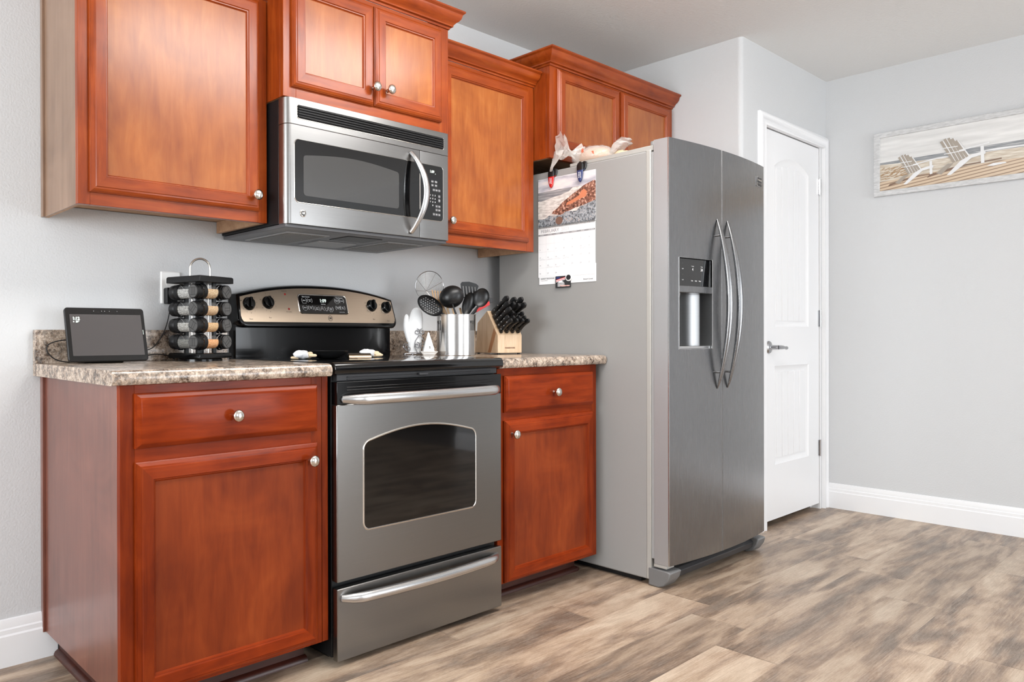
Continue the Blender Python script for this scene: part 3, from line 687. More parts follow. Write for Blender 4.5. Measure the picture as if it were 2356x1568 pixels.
# square right side where the door meets the controls
wp = rrect(.670, 1.2335, 1.4285, 1.632, (.0005, .0005, .018, .018))
b = MB(); b.add([(u, MY-.0010, w) for u, w in wp], [list(range(len(wp)))]); MWIN = obj('door_window', b, M['glass_black'], MD, smooth=0)
b = MB(); b.loops([[(u, MY+.0004, w) for u, w in off(wp, -.0025)], [(u, MY-.0016, w) for u, w in off(wp, -.001)], [(u, MY-.0014, w) for u, w in wp]], True, False, False); obj('window_trim', b, M['chrome'], MD, smooth=50)
t = NT('perforated_window_screen'); v = t.coords((1, 1, 1)); vo = t.add('ShaderNodeTexVoronoi'); vo.inputs['Scale'].default_value = 420; vo.inputs['Randomness'].default_value = 0; t.link(v, vo.inputs['Vector'])
t.set(Base_Color=t.ramp(vo.outputs['Distance'], [(.2, (12, 12, 12)), (.5, (50, 49, 48))]), Roughness=.2, Coat_Weight=1.0, Coat_Roughness=.04); M['perf'] = t.m
ip = bowrect(.704, 1.129, 1.452, 1.584, .012, .016, 0); b = MB(); b.add([(u, MY-.0016, w) for u, w in ip], [list(range(len(ip)))]); obj('window_screen', b, M['perf'], MD, smooth=0)
b = MB(); b.lathe([(.0125, 0), (.0125, .001), (.011, .002)], (.703, MY, 1.394), (0, -1, 0), 24)
obj('badge', b, M['chrome'], MD)
b = MB(); b.lathe([(.0085, 0), (.0085, .0004)], (.703, MY-.0021, 1.394), (0, -1, 0), 20); obj('badge_field', b, M['ink_black'], MD)
b = MB(); text(b, 'GE', .0105, lambda u, w: (u, MY-.0028, w), .703, 1.394, .0003); obj('badge_letters', b, M['print_white'], MD, smooth=0)
hp = []; hr = []
for i in range(21):
    t_ = i/20; s_ = math.sin(PI*t_); hp.append((1.190+.026*s_, MY-.001-.052*s_**.8, 1.372+(1.664-1.372)*t_)); hr.append(.0095+.0045*s_)
b = MB(); b.tube(hp, hr, 14, .8, True, up=(1, 0, 0)); obj('handle', b, M['handle'], MD, smooth=60)
b = mw_slab(MZ0, 1.6785, 1.2365, MX1, .001, .004); MC = obj('control_side', b, M['steel_mw'], mo, .001, 40)
kp = rrect(1.2372, 1.357, 1.4270, 1.632, (.014, .014, .0005, .0005)); b = MB(); b.add([(u, MY-.0010, w) for u, w in kp], [list(range(len(kp)))]); obj('keypad', b, M['glass_black'], MC, smooth=0)
b = MB(); b.loops([[(u, MY+.0004, w) for u, w in off(kp, -.0025)], [(u, MY-.0016, w) for u, w in off(kp, -.001)], [(u, MY-.0014, w) for u, w in kp]], True, False, False); obj('keypad_trim', b, M['chrome'], MC, smooth=50)
kb = MB(); kt = MB(); f2 = lambda u, w: (u, MY-.0020, w)
rows = [(1.572, ['Popcorn', 'Beverage']), (1.558, ['Potato', 'Reheat']), (1.541, ['Cook', 'Defrost', 'Time']), (1.481, ['Timer', 'Power']), (1.467, ['Clock', 'Add 30']), (1.450, ['Turn', 'Surface', 'Vent'])]
for zz, ks in rows:
    for j, k_ in enumerate(ks):
        cx = 1.3365-.0145*(len(ks)-1-j)*1.0-(.010 if len(ks) == 2 and zz > 1.55 else 0)
        if len(ks) == 2 and zz > 1.55: cx = 1.300+j*.019
        kb.add([(u, MY-.0016, w) for u, w in rrect(cx-.0062, cx+.0062, zz-.0048, zz+.0048, .001, 2)], [list(range(12))]); text(kt, k_, .0034, f2, cx, zz, .0001)
for r_ in range(3):
    for c_ in range(3): text(kt, str(r_*3+c_+1), .0075, f2, 1.289+c_*.0125, 1.520-r_*.0125, .0002)
text(kt, '0', .0075, f2, 1.3015, 1.4825, .0002)
for j, (s1, s2) in enumerate((('Start', ''), ('Clear', 'Off'))):
    cz = 1.519-j*.0155; kb.add([(u, MY-.0016, w) for u, w in rrect(1.3302, 1.3430, cz-.006, cz+.006, .004, 3)], [list(range(16))]); text(kt, s1, .0036, f2, 1.3365, cz+(.0022 if s2 else 0), .0001)
    if s2: text(kt, s2, .0036, f2, 1.3365, cz-.0022, .0001)
obj('keys', kb, plain('key_grey', (88, 88, 90), .4), MC, smooth=0); obj('lettering', kt, M['print_white'], MC, smooth=0)
b = MB(); text(b, '1:09', .014, f2, 1.298, 1.608, .0002); b.add([(u, MY-.002, w) for u, w in rrect(1.314, 1.3165, 1.600, 1.6025, .0008, 2)], [list(range(12))]); obj('clock_digits', b, M['led'], MC, smooth=0)
# underside
b = MB(); b.box(MX0+.003, MX1-.003, -.008, -.408, MZ0-.012, MZ0+.001); UB = obj('underside', b, plain('grey_painted_metal', (92, 92, 94), .4, .2), mo, .003)
t = NT('grease_filter_mesh'); v = t.coords(); nz = t.noise(v, 500, 2); t.set(Base_Color=t.ramp(nz, [(.4, (54, 50, 46)), (.6, (120, 114, 106))]), Metallic=.6, Roughness=.45); M['filter'] = t.m
for (a0, a1) in ((.700, .880), (1.155, 1.335)):
    b = MB(); zz = MZ0-.0155; b.box(a0, a1, -.06, -.33, zz, MZ0-.011); fr_ = obj('filter_frame', b, M['grey_mid'], UB, .001)
    b = MB(); b.box(a0+.012, a1-.012, -.075, -.315, zz-.001, zz+.002); obj('grease_filter', b, M['filter'], UB)
b = MB(); b.box(.93, 1.11, -.07, -.2, MZ0-.016, MZ0-.011); obj('lamp_cover', b, M['grey_mid'], UB, .001)
b = MB(); b.box(.94, 1.10, -.25, -.36, MZ0-.014, MZ0-.011); obj('access_plate', b, M['black_matte'], UB, .001)

# ------------------------------------------------------------------ refrigerator
FX0, FX1, FYC, FYD = 2.102, 2.962, -.832, -.905
fr = thing('refrigerator', 'stainless steel side-by-side refrigerator with ice and water dispenser and grey side', 'refrigerator', (2.53, -.45, 0))
b = MB(); b.box(FX0, FX1, -.075, FYC+.012, .022, 1.727); obj('cabinet_body', b, M['fridge_side'], fr, .006)
b = MB(); b.box(FX0+.02, FX1-.02, -.10, -.78, .002, .03); obj('base', b, M['black_matte'], fr)
b = MB(); b.box(FX0-.001, FX1+.001, FYC+.018, FYC-.001, .024, 1.730); obj('front_rim', b, M['fridge_trim'], fr, .003)
b = MB(); b.box(FX0+.003, FX1-.003, FYC-.002, FYC-.012, .11, 1.72); obj('door_gasket', b, plain('light_grey_gasket', (150, 150, 150), .6), fr)
def yfr(x): return FYD-.027*(1-((x-2.532)/.43)**2)
def fdoor(x0, x1, name, hole=None):
    NXX = 14; m = MB(); z0, z1 = .092, 1.765
    xs = [x0+(x1-x0)*i/NXX for i in range(NXX+1)]
    if hole: xs = sorted(set([x for x in xs if not (abs(x-hole[0]) < .012 or abs(x-hole[1]) < .012)]+[hole[0], hole[1]]))
    zs = [z0, z1] if not hole else [z0, hole[2], hole[3], z1]
    yk = FYC-.013
    for i in range(len(xs)-1):
        a, c = xs[i], xs[i+1]
        for j in range(len(zs)-1):
            if hole and a >= hole[0]-1e-6 and c <= hole[1]+1e-6 and j == 1: continue
            m.add([(a, yfr(a), zs[j]), (c, yfr(c), zs[j]), (c, yfr(c), zs[j+1]), (a, yfr(a), zs[j+1])], [(0, 1, 2, 3)])
        m.add([(a, yk, z0), (c, yk, z0), (c, yk, z1), (a, yk, z1)], [(3, 2, 1, 0)])
        for z in (z0, z1): m.add([(a, yfr(a), z), (c, yfr(c), z), (c, yk, z), (a, yk, z)], [(0, 1, 2, 3)])
    m.cur = 1
    for x in (x0, x1):
        for j in range(len(zs)-1): m.add([(x, yfr(x), zs[j]), (x, yk, zs[j]), (x, yk, zs[j+1]), (x, yfr(x), zs[j+1])], [(0, 1, 2, 3)])
    return m
GX = 2.492; DH = (2.168, 2.408, .938, 1.302)
FD = obj('freezer_door', fdoor(FX0+.001, GX-.003, 'l', DH), [M['steel_fridge'], M['door_edge']], fr, 0, 25)
RD = obj('refrigerator_door', fdoor(GX+.003, FX1-.001, 'r'), [M['steel_fridge'], M['door_edge']], fr, 0, 25)
b = MB(); b.box(FX0+.0, FX0+.0035, yfr(FX0)-.0008, yfr(FX0)+.003, .092, 1.765); b.box(GX-.0038, GX-.0028, yfr(GX)-.0008, yfr(GX)+.004, .092, 1.765); obj('edge_strip', b, M['handle'], FD)
# dispenser: recess liner, display, paddle
b = MB(); h0, h1, hz0, hz1 = DH; yb2 = FYC-.016
yl, yr = yfr(h0), yfr(h1)
b.add([(h0, yl, hz0), (h0, yb2, hz0+.01), (h0, yb2, 1.17), (h0, yl, 1.17)], [(0, 1, 2, 3)])
b.add([(h1, yr, hz0), (h1, yb2, hz0+.01), (h1, yb2, 1.17), (h1, yr, 1.17)], [(3, 2, 1, 0)])
b.add([(h0, yl, hz0), (h1, yr, hz0), (h1, yb2, hz0+.01), (h0, yb2, hz0+.01)], [(0, 1, 2, 3)])
LR = [[(h0, yb2, z), (h0+.03, yb2-.0, z), (h0+.05, yb2+.0, z)] for z in (hz0+.01, 1.17)]
pts = []
for i in range(13):
    t_ = i/12; pts.append((h0+(h1-h0)*t_, yb2-.000-.03*(1-math.sin(PI*min(1, t_*1.0)))**2))
b.loops([[(x, y, z) for x, y in pts] for z in (hz0, 1.172)], False, False, False)
DI = obj('dispenser_recess', b, M['steel'], FD, 0, 50)
b = MB(); b.prism([(h0+.002, yl+.006), (h1-.002, yr+.006), (h1-.002, yb2), (h0+.002, yb2)], 'Z', hz0+.001, hz0+.012); obj('drip_tray', b, M['handle'], DI, .001)
b = MB(); b.prism([(h0+.001, yl-.0005)]+[(h0+(h1-h0)*i/8, yfr(h0+(h1-h0)*i/8)-.001-.004*math.sin(PI*i/8)) for i in range(1, 8)]+[(h1-.001, yr-.0005), (h1-.001, yb2), (h0+.001, yb2)], 'Z', 1.163, 1.190); obj('dispenser_ledge', b, M['steel_fridge'], DI, .002)
b = MB(); b.prism([(h0+.002, yl+.004), (h1-.002, yr+.004), (h1-.002, yb2), (h0+.002, yb2)], 'Z', 1.190, hz1-.003); DD = obj('dispenser_display', b, M['glass_black'], DI, .001)
b = MB()
def ff(u, w): return (u, yl+(yr-yl)*(u-h0)/(h1-h0)+.003, w)
text(b, '4', .016, ff, 2.27, 1.257, .0003); text(b, '34', .016, ff, 2.335, 1.257, .0003); text(b, 'Freezer', .006, ff, 2.27, 1.270); text(b, 'Fridge', .006, ff, 2.335, 1.270)
for k, s_ in enumerate(('Cube', 'Crush', 'Water')): text(b, s_, .006, ff, 2.265+k*.028, 1.212, .0002)
for k, s_ in enumerate(('-', 'Light', '-', 'Lock')): text(b, s_, .006, ff, 2.200, 1.280-k*.022)
obj('lettering', b, M['print_white'], DD, smooth=0)
b = MB(); yp = yb2-.022; b.tube([(h0+.055, yp-.012, 1.165), (h0+.055, yp, 1.10), (h0+.060, yp+.004, .985)], [.014, .012, .009], 10, .4); obj('paddle', b, M['grey_mid'], DI)
b = MB(); fr4 = [(h0, yl), (h1, yr)]
for (xa, ya) in fr4: b.tube([(xa, ya-.0005, hz0), (xa, ya-.0005, hz1)], .0016, 6)
b.tube([(h0, yl-.0005, hz1), (h1, yr-.0005, hz1)], .0012, 6); b.tube([(h0, yl-.0005, hz0), (h1, yr-.0005, hz0)], .0016, 6); obj('dispenser_trim', b, M['handle'], DI)
for (xh, par) in ((GX-.045, FD), (GX+.045, RD)):
    b = MB(); L = []
    for i in range(25):
        t_ = i/24; s_ = math.sin(PI*t_); z = .772+(1.474-.772)*t_; yo = yfr(xh)-.001-.052*s_**.85; w = .003+.016*s_**.5; th = .002+.011*s_**.6; tx = (0 if xh < GX else 0)
        ring = []
        for k in range(12):
            a = 2*PI*k/12; ring.append((xh+tx+w*math.cos(a), yo+th*math.sin(a), z))
        L.append(ring)
    b.loops(L, True, True, True)
    for z in (.84, 1.406): b.tube([(xh, yfr(xh)+.002, z), (xh, yfr(xh)-.020, z)], [.004, .004], 8)
    obj('door_handle', b, M['steel_fridge'], par, smooth=60)
b = MB(); b.add([(u, yfr(u)-.0025, w) for u, w in rrect(2.853, 2.922, 1.664, 1.707, .003, 3)], [list(range(16))]); b.loops([[(u, yfr(u)+.001, w) for u, w in rrect(2.853, 2.922, 1.664, 1.707, .003, 3)], [(u, yfr(u)-.0025, w) for u, w in rrect(2.853, 2.922, 1.664, 1.707, .003, 3)]], True, False, False)
BD = obj('badge', b, M['chrome_dark'], RD, smooth=0)
b = MB(); b.add([(u, yfr(u)-.003, w) for u, w in rrect(2.866, 2.920, 1.6665, 1.678, .001, 2)], [list(range(12))]); b.add([(u, yfr(u)-.003, w) for u, w in rrect(2.866, 2.920, 1.681, 1.705, .001, 2)], [list(range(12))]); obj('badge_field', b, M['grey_dark'], RD, smooth=0)
b = MB(); b.add([(u, yfr(u)-.0034, w) for u, w in rrect(2.867, 2.919, 1.690, 1.696, .001, 2)], [list(range(12))]); obj('badge_band', b, M['chrome'], RD, smooth=0)
# top rails and hinge covers, bottom grille and feet
for xh in (FX0, FX1-.09):
    b = MB(); b.prism([(-.46, 1.727), (-.46, 1.742), (-.80, 1.748), (FYC-.01, 1.748), (FYC-.01, 1.727)], 'X', xh+.006, xh+.075); obj('hinge_cover', b, M['fridge_trim'], fr, .003)
    b = MB(); b.lathe([(.013, 0), (.013, .018), (.011, .020)], (xh+.035, FYC+.004, 1.748), (0, 0, 1), 16); obj('hinge_pin', b, M['grey_mid'], fr)
b = MB(); b.prism([(-.80, .022), (-.885, .026), (-.890, .050), (-.878, .062), (-.80, .062)], 'X', FX0+.09, FX1-.07); obj('toe_grille', b, M['grey_dark'], fr, .002)
for xa, xb in ((FX0-.003, FX0+.085), (FX1-.075, FX1)):
    b = MB(); b.prism([(FYC+.010, .072), (FYC+.010, .003), (-.862, .001), (-.885, .010), (-.905, .040), (-.912, .066), (-.90, .070)], 'X', xa, xb); obj('roller_cover', b, plain('grey_roller_cover', (112, 112, 112), .4), fr, .004)
b = MB(); b.box(FX0+.002, FX0+.06, -.842, -.895, .078, .091); obj('lower_hinge', b, M['fridge_trim'], fr, .002)

# ------------------------------------------------------------------ items on the refrigerator side (plane X = 2.10)
FXs = FX0-.001
ca = thing('wall_calendar', 'spiral wall calendar open at February 2023 with a beach photo, on refrigerator side', 'calendar', (FXs, -.449, 1.223))
def side(d):   # u grows to the viewer's right (towards -Y), w is height
    return lambda u, w: (FXs-d, -.303-u, w)
def quad(b, fn, u0, u1, w0, w1, n=1): b.add([fn(u0, w0), fn(u1, w0), fn(u1, w1), fn(u0, w1)], [(0, 1, 2, 3)])
CW = .290
def slab(name, u0, u1, w0, w1, d0, d1, m, par, label=None):
    b = MB(); b.box(FXs-d0, FXs-d1, -.303-u0, -.303-u1, w0, w1); return obj(name, b, m, par, label=label)
slab('backing_sheet', .004, CW, 1.223, 1.30, .0005, .0015, M['paper'], ca)
slab('date_page', 0, CW-.002, 1.255, 1.4775, .0018, .003, M['paper'], ca)
PH = slab('photo_page', 0, CW, 1.480, 1.695, .0018, .003, M['paper'], ca)
t = NT('photo_sky'); v = t.coords((1, 3, 14)); t.set(Base_Color=t.ramp(t.noise(v, 2.2, 4), [(.35, (170, 170, 180)), (.5, (214, 210, 214)), (.65, (240, 228, 222))]), Roughness=.35); M['ph_sky'] = t.m
t = NT('photo_sea'); v = t.coords((1, 4, 60)); t.set(Base_Color=t.ramp(t.noise(v, 2, 4), [(.35, (110, 112, 118)), (.52, (150, 148, 150)), (.68, (214, 210, 208))]), Roughness=.35); M['ph_sea'] = t.m
t = NT('photo_sand'); v = t.coords((1, 1, 3)); t.set(Base_Color=t.ramp(t.noise(v, 40, 4), [(.35, (190, 182, 176)), (.6, (228, 222, 216))]), Roughness=.35); M['ph_sand'] = t.m
t = NT('photo_rocks'); v = t.coords(); t.set(Base_Color=t.ramp(t.noise(v, 95, 4, .7), [(.36, (58, 38, 32)), (.46, (112, 76, 64)), (.55, (150, 100, 82)), (.64, (222, 184, 164))]), Roughness=.35); M['ph_rock'] = t.m
t = NT('photo_bushes'); v = t.coords(); t.set(Base_Color=t.ramp(t.noise(v, 130, 4, .75), [(.38, (60, 62, 64)), (.5, (134, 142, 148)), (.58, (186, 192, 198)), (.66, (150, 104, 50))]), Roughness=.35); M['ph_bush'] = t.m
b = MB(); s1 = side(.0034)
def poly(b, mi, fn, pts): b.cur = mi; b.add([fn(u, w) for u, w in pts], [list(range(len(pts)))])
Z0, Z1 = 1.4815, 1.6935
def PP(a, c): return (a*CW, Z0+(Z1-Z0)*c)
poly(b, 0, s1, [PP(0, .62), PP(1, .62), PP(1, 1), PP(0, 1)]); 
poly(b, 1, side(.0035), [PP(0, .50), PP(.3, .55), PP(.6, .66), PP(.80, .73), PP(.4, .74), PP(0, .73)])
poly(b, 2, side(.0036), [PP(0, .20), PP(.25, .25), PP(.45, .45), PP(.8, .72), PP(.62, .73), PP(.55, .66), PP(.3, .60), PP(.16, .62), PP(.1, .56), PP(0, .55)])
poly(b, 2, side(.00345), [PP(0, .1), PP(1, .1), PP(1, .6), PP(0, .55)])
poly(b, 3, side(.0037), [PP(.25, .25), PP(.40, .20), PP(.65, .30), PP(1, .38), PP(1, .78), PP(.97, .80), PP(.80, .73), PP(.72, .66), PP(.62, .60), PP(.52, .52), PP(.44, .46), PP(.36, .36), PP(.27, .30)])
poly(b, 4, side(.0038), [PP(0, 0), PP(1, 0), PP(1, .40), PP(.9, .37), PP(.75, .32), PP(.68, .24), PP(.5, .26), PP(.42, .20), PP(.3, .2), PP(.2, .22), PP(.12, .16), PP(0, .17)])
poly(b, 6, side(.00375), [PP(.50, .38), PP(.60, .40), PP(.72, .46), PP(.84, .50), PP(.86, .60), PP(.80, .66), PP(.76, .62), PP(.72, .54), PP(.62, .48), PP(.52, .44)])
poly(b, 1, side(.00372), [PP(.02, .535), PP(.16, .565), PP(.30, .60), PP(.42, .615), PP(.55, .68), PP(.30, .66), PP(.14, .63)])
b.cur = 5; b.add([side(.0040)(*PP(.38+.065*math.cos(a)*1.0, .09+.085*math.sin(a))) for a in [2*PI*k/14 for k in range(14)]], [list(range(14))])
obj('beach_photo', b, [M['ph_sky'], M['ph_sea'], M['ph_sand'], M['ph_rock'], M['ph_bush'], plain('photo_boulder', (120, 92, 80), .4), plain('photo_orange_rock', (204, 128, 94), .4)], PH, smooth=0)
b = MB(); s2 = side(.0034)
for k in range(46):
    u = .006+k*(CW-.012)/45; b.tube([(FXs-.004, -.303-u, 1.473), (FXs-.0065, -.303-u, 1.479), (FXs-.004, -.303-u, 1.485)], .0009, 5)
obj('spiral_binding', b, M['grey_dark'], ca)
b = MB(); text(b, 'FEBRUARY', .020, s2, .062, 1.460, .0001); 
obj('month_lettering', b, M['ink'], ca, smooth=0)
b = MB(); text(b, '2023', .020, s2, .140, 1.460)
for k in range(1, 7): b.add([s2(k*CW/7-.0003, 1.262), s2(k*CW/7+.0003, 1.262), s2(k*CW/7+.0003, 1.440), s2(k*CW/7-.0003, 1.440)], [(0, 1, 2, 3)])
for k in range(0, 6): quad(b, s2, .002, CW-.004, 1.262+k*.0355-.0003, 1.262+k*.0355+.0003)
obj('date_grid', b, M['ink_light'], ca, smooth=0)
b = MB(); quad(b, s2, .001, CW-.003, 1.441, 1.4475); obj('weekday_band', b, M['ink'], ca, smooth=0)
b = MB()
for k, s_ in enumerate(('SUNDAY', 'MONDAY', 'TUESDAY', 'WEDNESDAY', 'THURSDAY', 'FRIDAY', 'SATURDAY')): text(b, s_, .0052, side(.0037), (k+.5)*CW/7, 1.444)
obj('weekday_lettering', b, M['paper'], ca, smooth=0)
b = MB()
for d in range(1, 29):
    idx = d+2; r_, c_ = idx//7, idx % 7; text(b, str(d), .0085, s2, c_*CW/7+.010, 1.414-r_*.0355)
rnd = random.Random(5)
for (c_, r_) in ((5, 0), (5, 1), (6, 1), (0, 2), (1, 2), (2, 2), (3, 2), (1, 3), (2, 3)):   # handwriting scrawls
    u0, w0 = c_*CW/7+.006, 1.424-r_*.0355-.018; pts = [(u0+q*.0028, w0+rnd.uniform(-.003, .003)) for q in range(11)]
    for q in range(10):
        (a0, a1), (c0, c1) = pts[q], pts[q+1]; b.add([s2(a0, a1-.0003), s2(c0, c1-.0003), s2(c0, c1+.0003), s2(a0, a1+.0003)], [(0, 1, 2, 3)])
obj('date_numbers', b, M['ink'], ca, smooth=0)
b = MB(); s3 = side(.0019); text(b, 'DAVID P GRCHOLSKI', .0075, s3, .048, 1.248, .0002); text(b, 'Financial Advisor', .005, s3, .032, 1.240); text(b, 'Edward Jones', .0085, s3, .252, 1.235, .0001); obj('sponsor_lettering', b, M['ink_black'], ca, smooth=0)
# clips
def clip(name, label, y, zt, zb, mcol, txt):
    t_ = thing(name, label, 'clip', (FXs-.01, y, zb), 'magnetic clips on the refrigerator side')
    for (dy, sc_, d, nm) in ((0, 1, .012, 'front_jaw'), (-.016, .78, .005, 'rear_jaw')):
        b = MB(); L = []
        hgt = (zt-zb)*(1 if sc_ == 1 else .42); z0_ = zb if sc_ == 1 else zt-hgt
        for i in range(13):
            t2 = i/12; w = .0190*sc_*(.50+.50*t2**.8)*math.sqrt(max(0.02, 1-(abs(2*t2-1))**4)); z = z0_+hgt*t2
            L.append([(FXs-d+.003*math.sin(2*PI*k/10), y+dy+w*math.cos(2*PI*k/10), z) for k in range(10)])
        b.loops(L, True, True, True); b.mi = [0]*len(b.mi)
        for i, fc in enumerate(b.f):
            zc = sum(b.v[j][2] for j in fc)/len(fc)
            if zc > zb+(zt-zb)*.62: b.mi[i] = 1
        obj(nm, b, [mcol, M['black_soft']], t_, smooth=60)
    b = MB(); rr = random.Random(len(txt))   # the print on the clip is two columns of small unreadable white marks
    for col in (-1, 1):
        for k in range(6):
            zc = zb+.020+k*.0045; yc = y+col*.0034+rr.uniform(-.0006, .0006); hw = rr.uniform(.0016, .0028)
            b.add([(FXs-.0156, yc-hw, zc-.0014), (FXs-.0156, yc+hw, zc-.0016), (FXs-.0156, yc+hw*.9, zc+.0014), (FXs-.0156, yc-hw*.8, zc+.0010)], [(0, 1, 2, 3)])
    obj('printed_mark', b, M['paper'], t_, smooth=0)
clip('bag_clip', 'red chip clip with black grip, pinching a plastic bag above the calendar', -.378, 1.733, 1.648, M['red'], 'a')
clip('bag_clip', 'blue chip clip with black grip holding the top of the calendar', -.524, 1.738, 1.650, M['blue'], 'bbb')
# travel magnet
mg = thing('travel_magnet', 'small photo magnet with flag, white building and round seal, below the calendar', 'magnet', (FXs-.004, -.435, 1.203))
b = MB(); pl = rrect(-.472, -.396, 1.203, 1.255, .003, 3); b.prism(pl, 'X', FXs-.004, FXs-.0075); obj('plate', b, M['grey_dark'], mg, smooth=30)
b = MB(); b.lathe([(.0165, 0), (.0165, .004), (.015, .005)], (FXs-.0045, -.464, 1.247), (-1, 0, 0), 24); obj('seal_disc', b, M['plastic_w'], mg)
b = MB(); b.lathe([(.0115, 0), (.0115, .0006)], (FXs-.0092, -.464, 1.247), (-1, 0, 0), 20); obj('seal', b, M['ink_black'], mg)
b = MB(); b.cur = 0; q = lambda y0, y1, z0, z1, d=.0079: b.add([(FXs-d, y0, z0), (FXs-d, y1, z0), (FXs-d, y1, z1), (FXs-d, y0, z1)], [(0, 1, 2, 3)])
b.cur = 2; q(-.400, -.420, 1.243, 1.252)
for k in range(4):
    b.cur = 0 if k % 2 == 0 else 1; b.add([(FXs-.0080, -.400, 1.240-k*.003), (FXs-.0080, -.446, 1.250-k*.003), (FXs-.0080, -.446, 1.247-k*.003), (FXs-.0080, -.400, 1.237-k*.003)], [(0, 1, 2, 3)])
b.cur = 1
b.add([(FXs-.0082, -.408, 1.226), (FXs-.0082, -.442, 1.226), (FXs-.0082, -.425, 1.236)], [(0, 1, 2)])
for k in range(6): q(-.409-k*.006, -.412-k*.006, 1.209, 1.225, .0082)
b.cur = 3; vs, fs = text_geo('Washington', .010, .0004); b.add([(FXs-.0086, -.445-v[0], 1.212+v[1]) for v in vs], fs)
obj('flag_picture', b, [M['red'], M['paper'], M['blue'], plain('pale_pink_print', (240, 190, 180), .5)], mg, smooth=0)
# plastic bags on top
bg = thing('bread_bag', 'clear plastic bread bag with orange print, knotted, on top of refrigerator', 'bag', (2.22, -.49, 1.728))
b = MB(); b.ball((2.215, -.515, 1.776), .060, .085, .041, 16, 9, .12, 3); obj('bread', b, M['bread'], bg, smooth=80)
b = MB(); b.ball((2.21, -.510, 1.779), .072, .096, .047, 28, 14, .10, 4)
L = []
for i, (y, z, r_, x) in enumerate(((-.445, 1.785, .050, 2.185), (-.430, 1.790, .030, 2.165), (-.420, 1.795, .010, 2.150), (-.418, 1.800, .013, 2.130), (-.416, 1.805, .032, 2.105), (-.420, 1.815, .046, 2.080), (-.424, 1.822, .052, 2.058))):
    rr = random.Random(i); L.append([(x+.006*math.sin(k*2.3+i), y-.022+r_*math.cos(2*PI*k/18)*.5*(1+.25*math.sin(k*3.1)), z+r_*math.sin(2*PI*k/18)*(1+.25*math.cos(k*2.7))) for k in range(18)])
b.loops(L, True, False, False); obj('bag_film', b, M['plastic_bag'], bg, smooth=80)
b = MB(); L = []
for i, (y, z, r_, x) in enumerate(((-.412, 1.805, .024, 2.092), (-.408, 1.780, .020, 2.086), (-.396, 1.755, .012, 2.084), (-.384, 1.737, .007, 2.084), (-.378, 1.720, .006, 2.086))):
    L.append([(x+r_*.35*math.sin(2*PI*k/14), y+r_*math.cos(2*PI*k/14)*(1+.3*math.sin(k*2.9)), z) for k in range(14)])
b.loops(L, True, True, True); obj('hanging_tail', b, M['plastic_bag'], bg, smooth=80)
b = MB()
for (yy, zz, s_, sz) in ((-.505, 1.795, '8', .024), (-.545, 1.780, '(8', .02)):
    vs, fs = text_geo(s_, sz, .0006); b.add([(2.1345+abs(yy+.5)*.25, yy-v[0], zz+v[1]) for v in vs], fs)
obj('bag_print', b, M['orange'], bg, smooth=0)
bg2 = thing('snack_bag', 'crumpled white and clear plastic bag folded on refrigerator top, behind the bread bag', 'bag', (2.25, -.64, 1.748))
b = MB(); L = []
for i in range(10):
    t_ = i/9; y = -.585-.085*t_; z = 1.762+.060*math.sin(t_*PI*.62); r_ = .034*math.sin(PI*(.18+.72*t_))**.6
    L.append([(2.23+r_*1.2*math.cos(2*PI*k/16)*(1+.16*math.sin(k*2.7+i)), y+.008*math.sin(k*1.7), z-.002+r_*.62*math.sin(2*PI*k/16)*(1+.2*math.cos(k*3.3+i*1.3))) for k in range(16)])
b.loops(L, True, True, True); obj('bag_film', b, M['plastic_bag'], bg2, smooth=80)
b = MB(); b.ball((2.235, -.625, 1.768), .030, .035, .020, 12, 7, .3, 9); obj('contents', b, M['shell'], bg2, smooth=80)

# ------------------------------------------------------------------ left counter: smart display, spice rack, outlet
ZC = .9128
sd = thing('smart_display', 'black smart display tablet showing 1:12 and 59 degrees, leaning back on left counter', 'display', (.16, -.1, ZC))
th = math.radians(15); a0 = Vector((.036, -.137, ZC+.006)); ux = Vector((1, -.02, 0)).normalized(); uz = Vector((0, math.sin(th), math.cos(th))); un = ux.cross(uz)*1.0
if un.y > 0: un = -un
def sdp(u, w, d=0): return tuple(a0+ux*u+uz*w+un*d)
SW, SH = .254, .172
b = MB(); o_ = rrect(0, SW, 0, SH, .010, 5); b.loops([[sdp(u, w, -.014) for u, w in off(o_, .003)], [sdp(u, w, -.010) for u, w in o_], [sdp(u, w, -.002) for u, w in o_], [sdp(u, w, 0) for u, w in off(o_, .002)]], True, True, True); CS = obj('casing', b, M['black_matte'], sd, smooth=40)
b = MB(); o2_ = rrect(.002, SW-.002, .002, SH-.002, .009, 5); b.add([sdp(u, w, .0004) for u, w in o2_], [list(range(len(o2_)))]); obj('glass_front', b, M['glass_black'], CS, smooth=0)
b = MB(); b.add([sdp(u, w, .0008) for u, w in ((.014, .018), (SW-.012, .018), (SW-.012, SH-.022), (.014, SH-.022))], [(0, 1, 2, 3)]); obj('screen', b, M['screen'], CS, smooth=0)
b = MB(); f3 = lambda u, w: sdp(u, w, .0014); text(b, '1:12', .013, f3, .033, SH-.036, .0005); text(b, '59°', .008, f3, .037, SH-.046, .0004); b.add([sdp(.025+.002*math.cos(a), SH-.046+.002*math.sin(a), .0014) for a in [2*PI*k/8 for k in range(8)]], [list(range(8))])
b.add([sdp(u, w, .0014) for u, w in ((SW-.010, .085), (SW-.009, .085), (SW-.009, .10), (SW-.010, .10))], [(0, 1, 2, 3)]); obj('clock_digits', b, M['led'], CS, smooth=0)
b = MB()
for u in (.09, .115, .125, .14, .165): b.add([sdp(u+.0012*math.cos(a), SH-.011+.0012*math.sin(a), .0012) for a in [2*PI*k/8 for k in range(8)]], [list(range(8))])
obj('camera_lens', b, M['grey_mid'], CS, smooth=0)
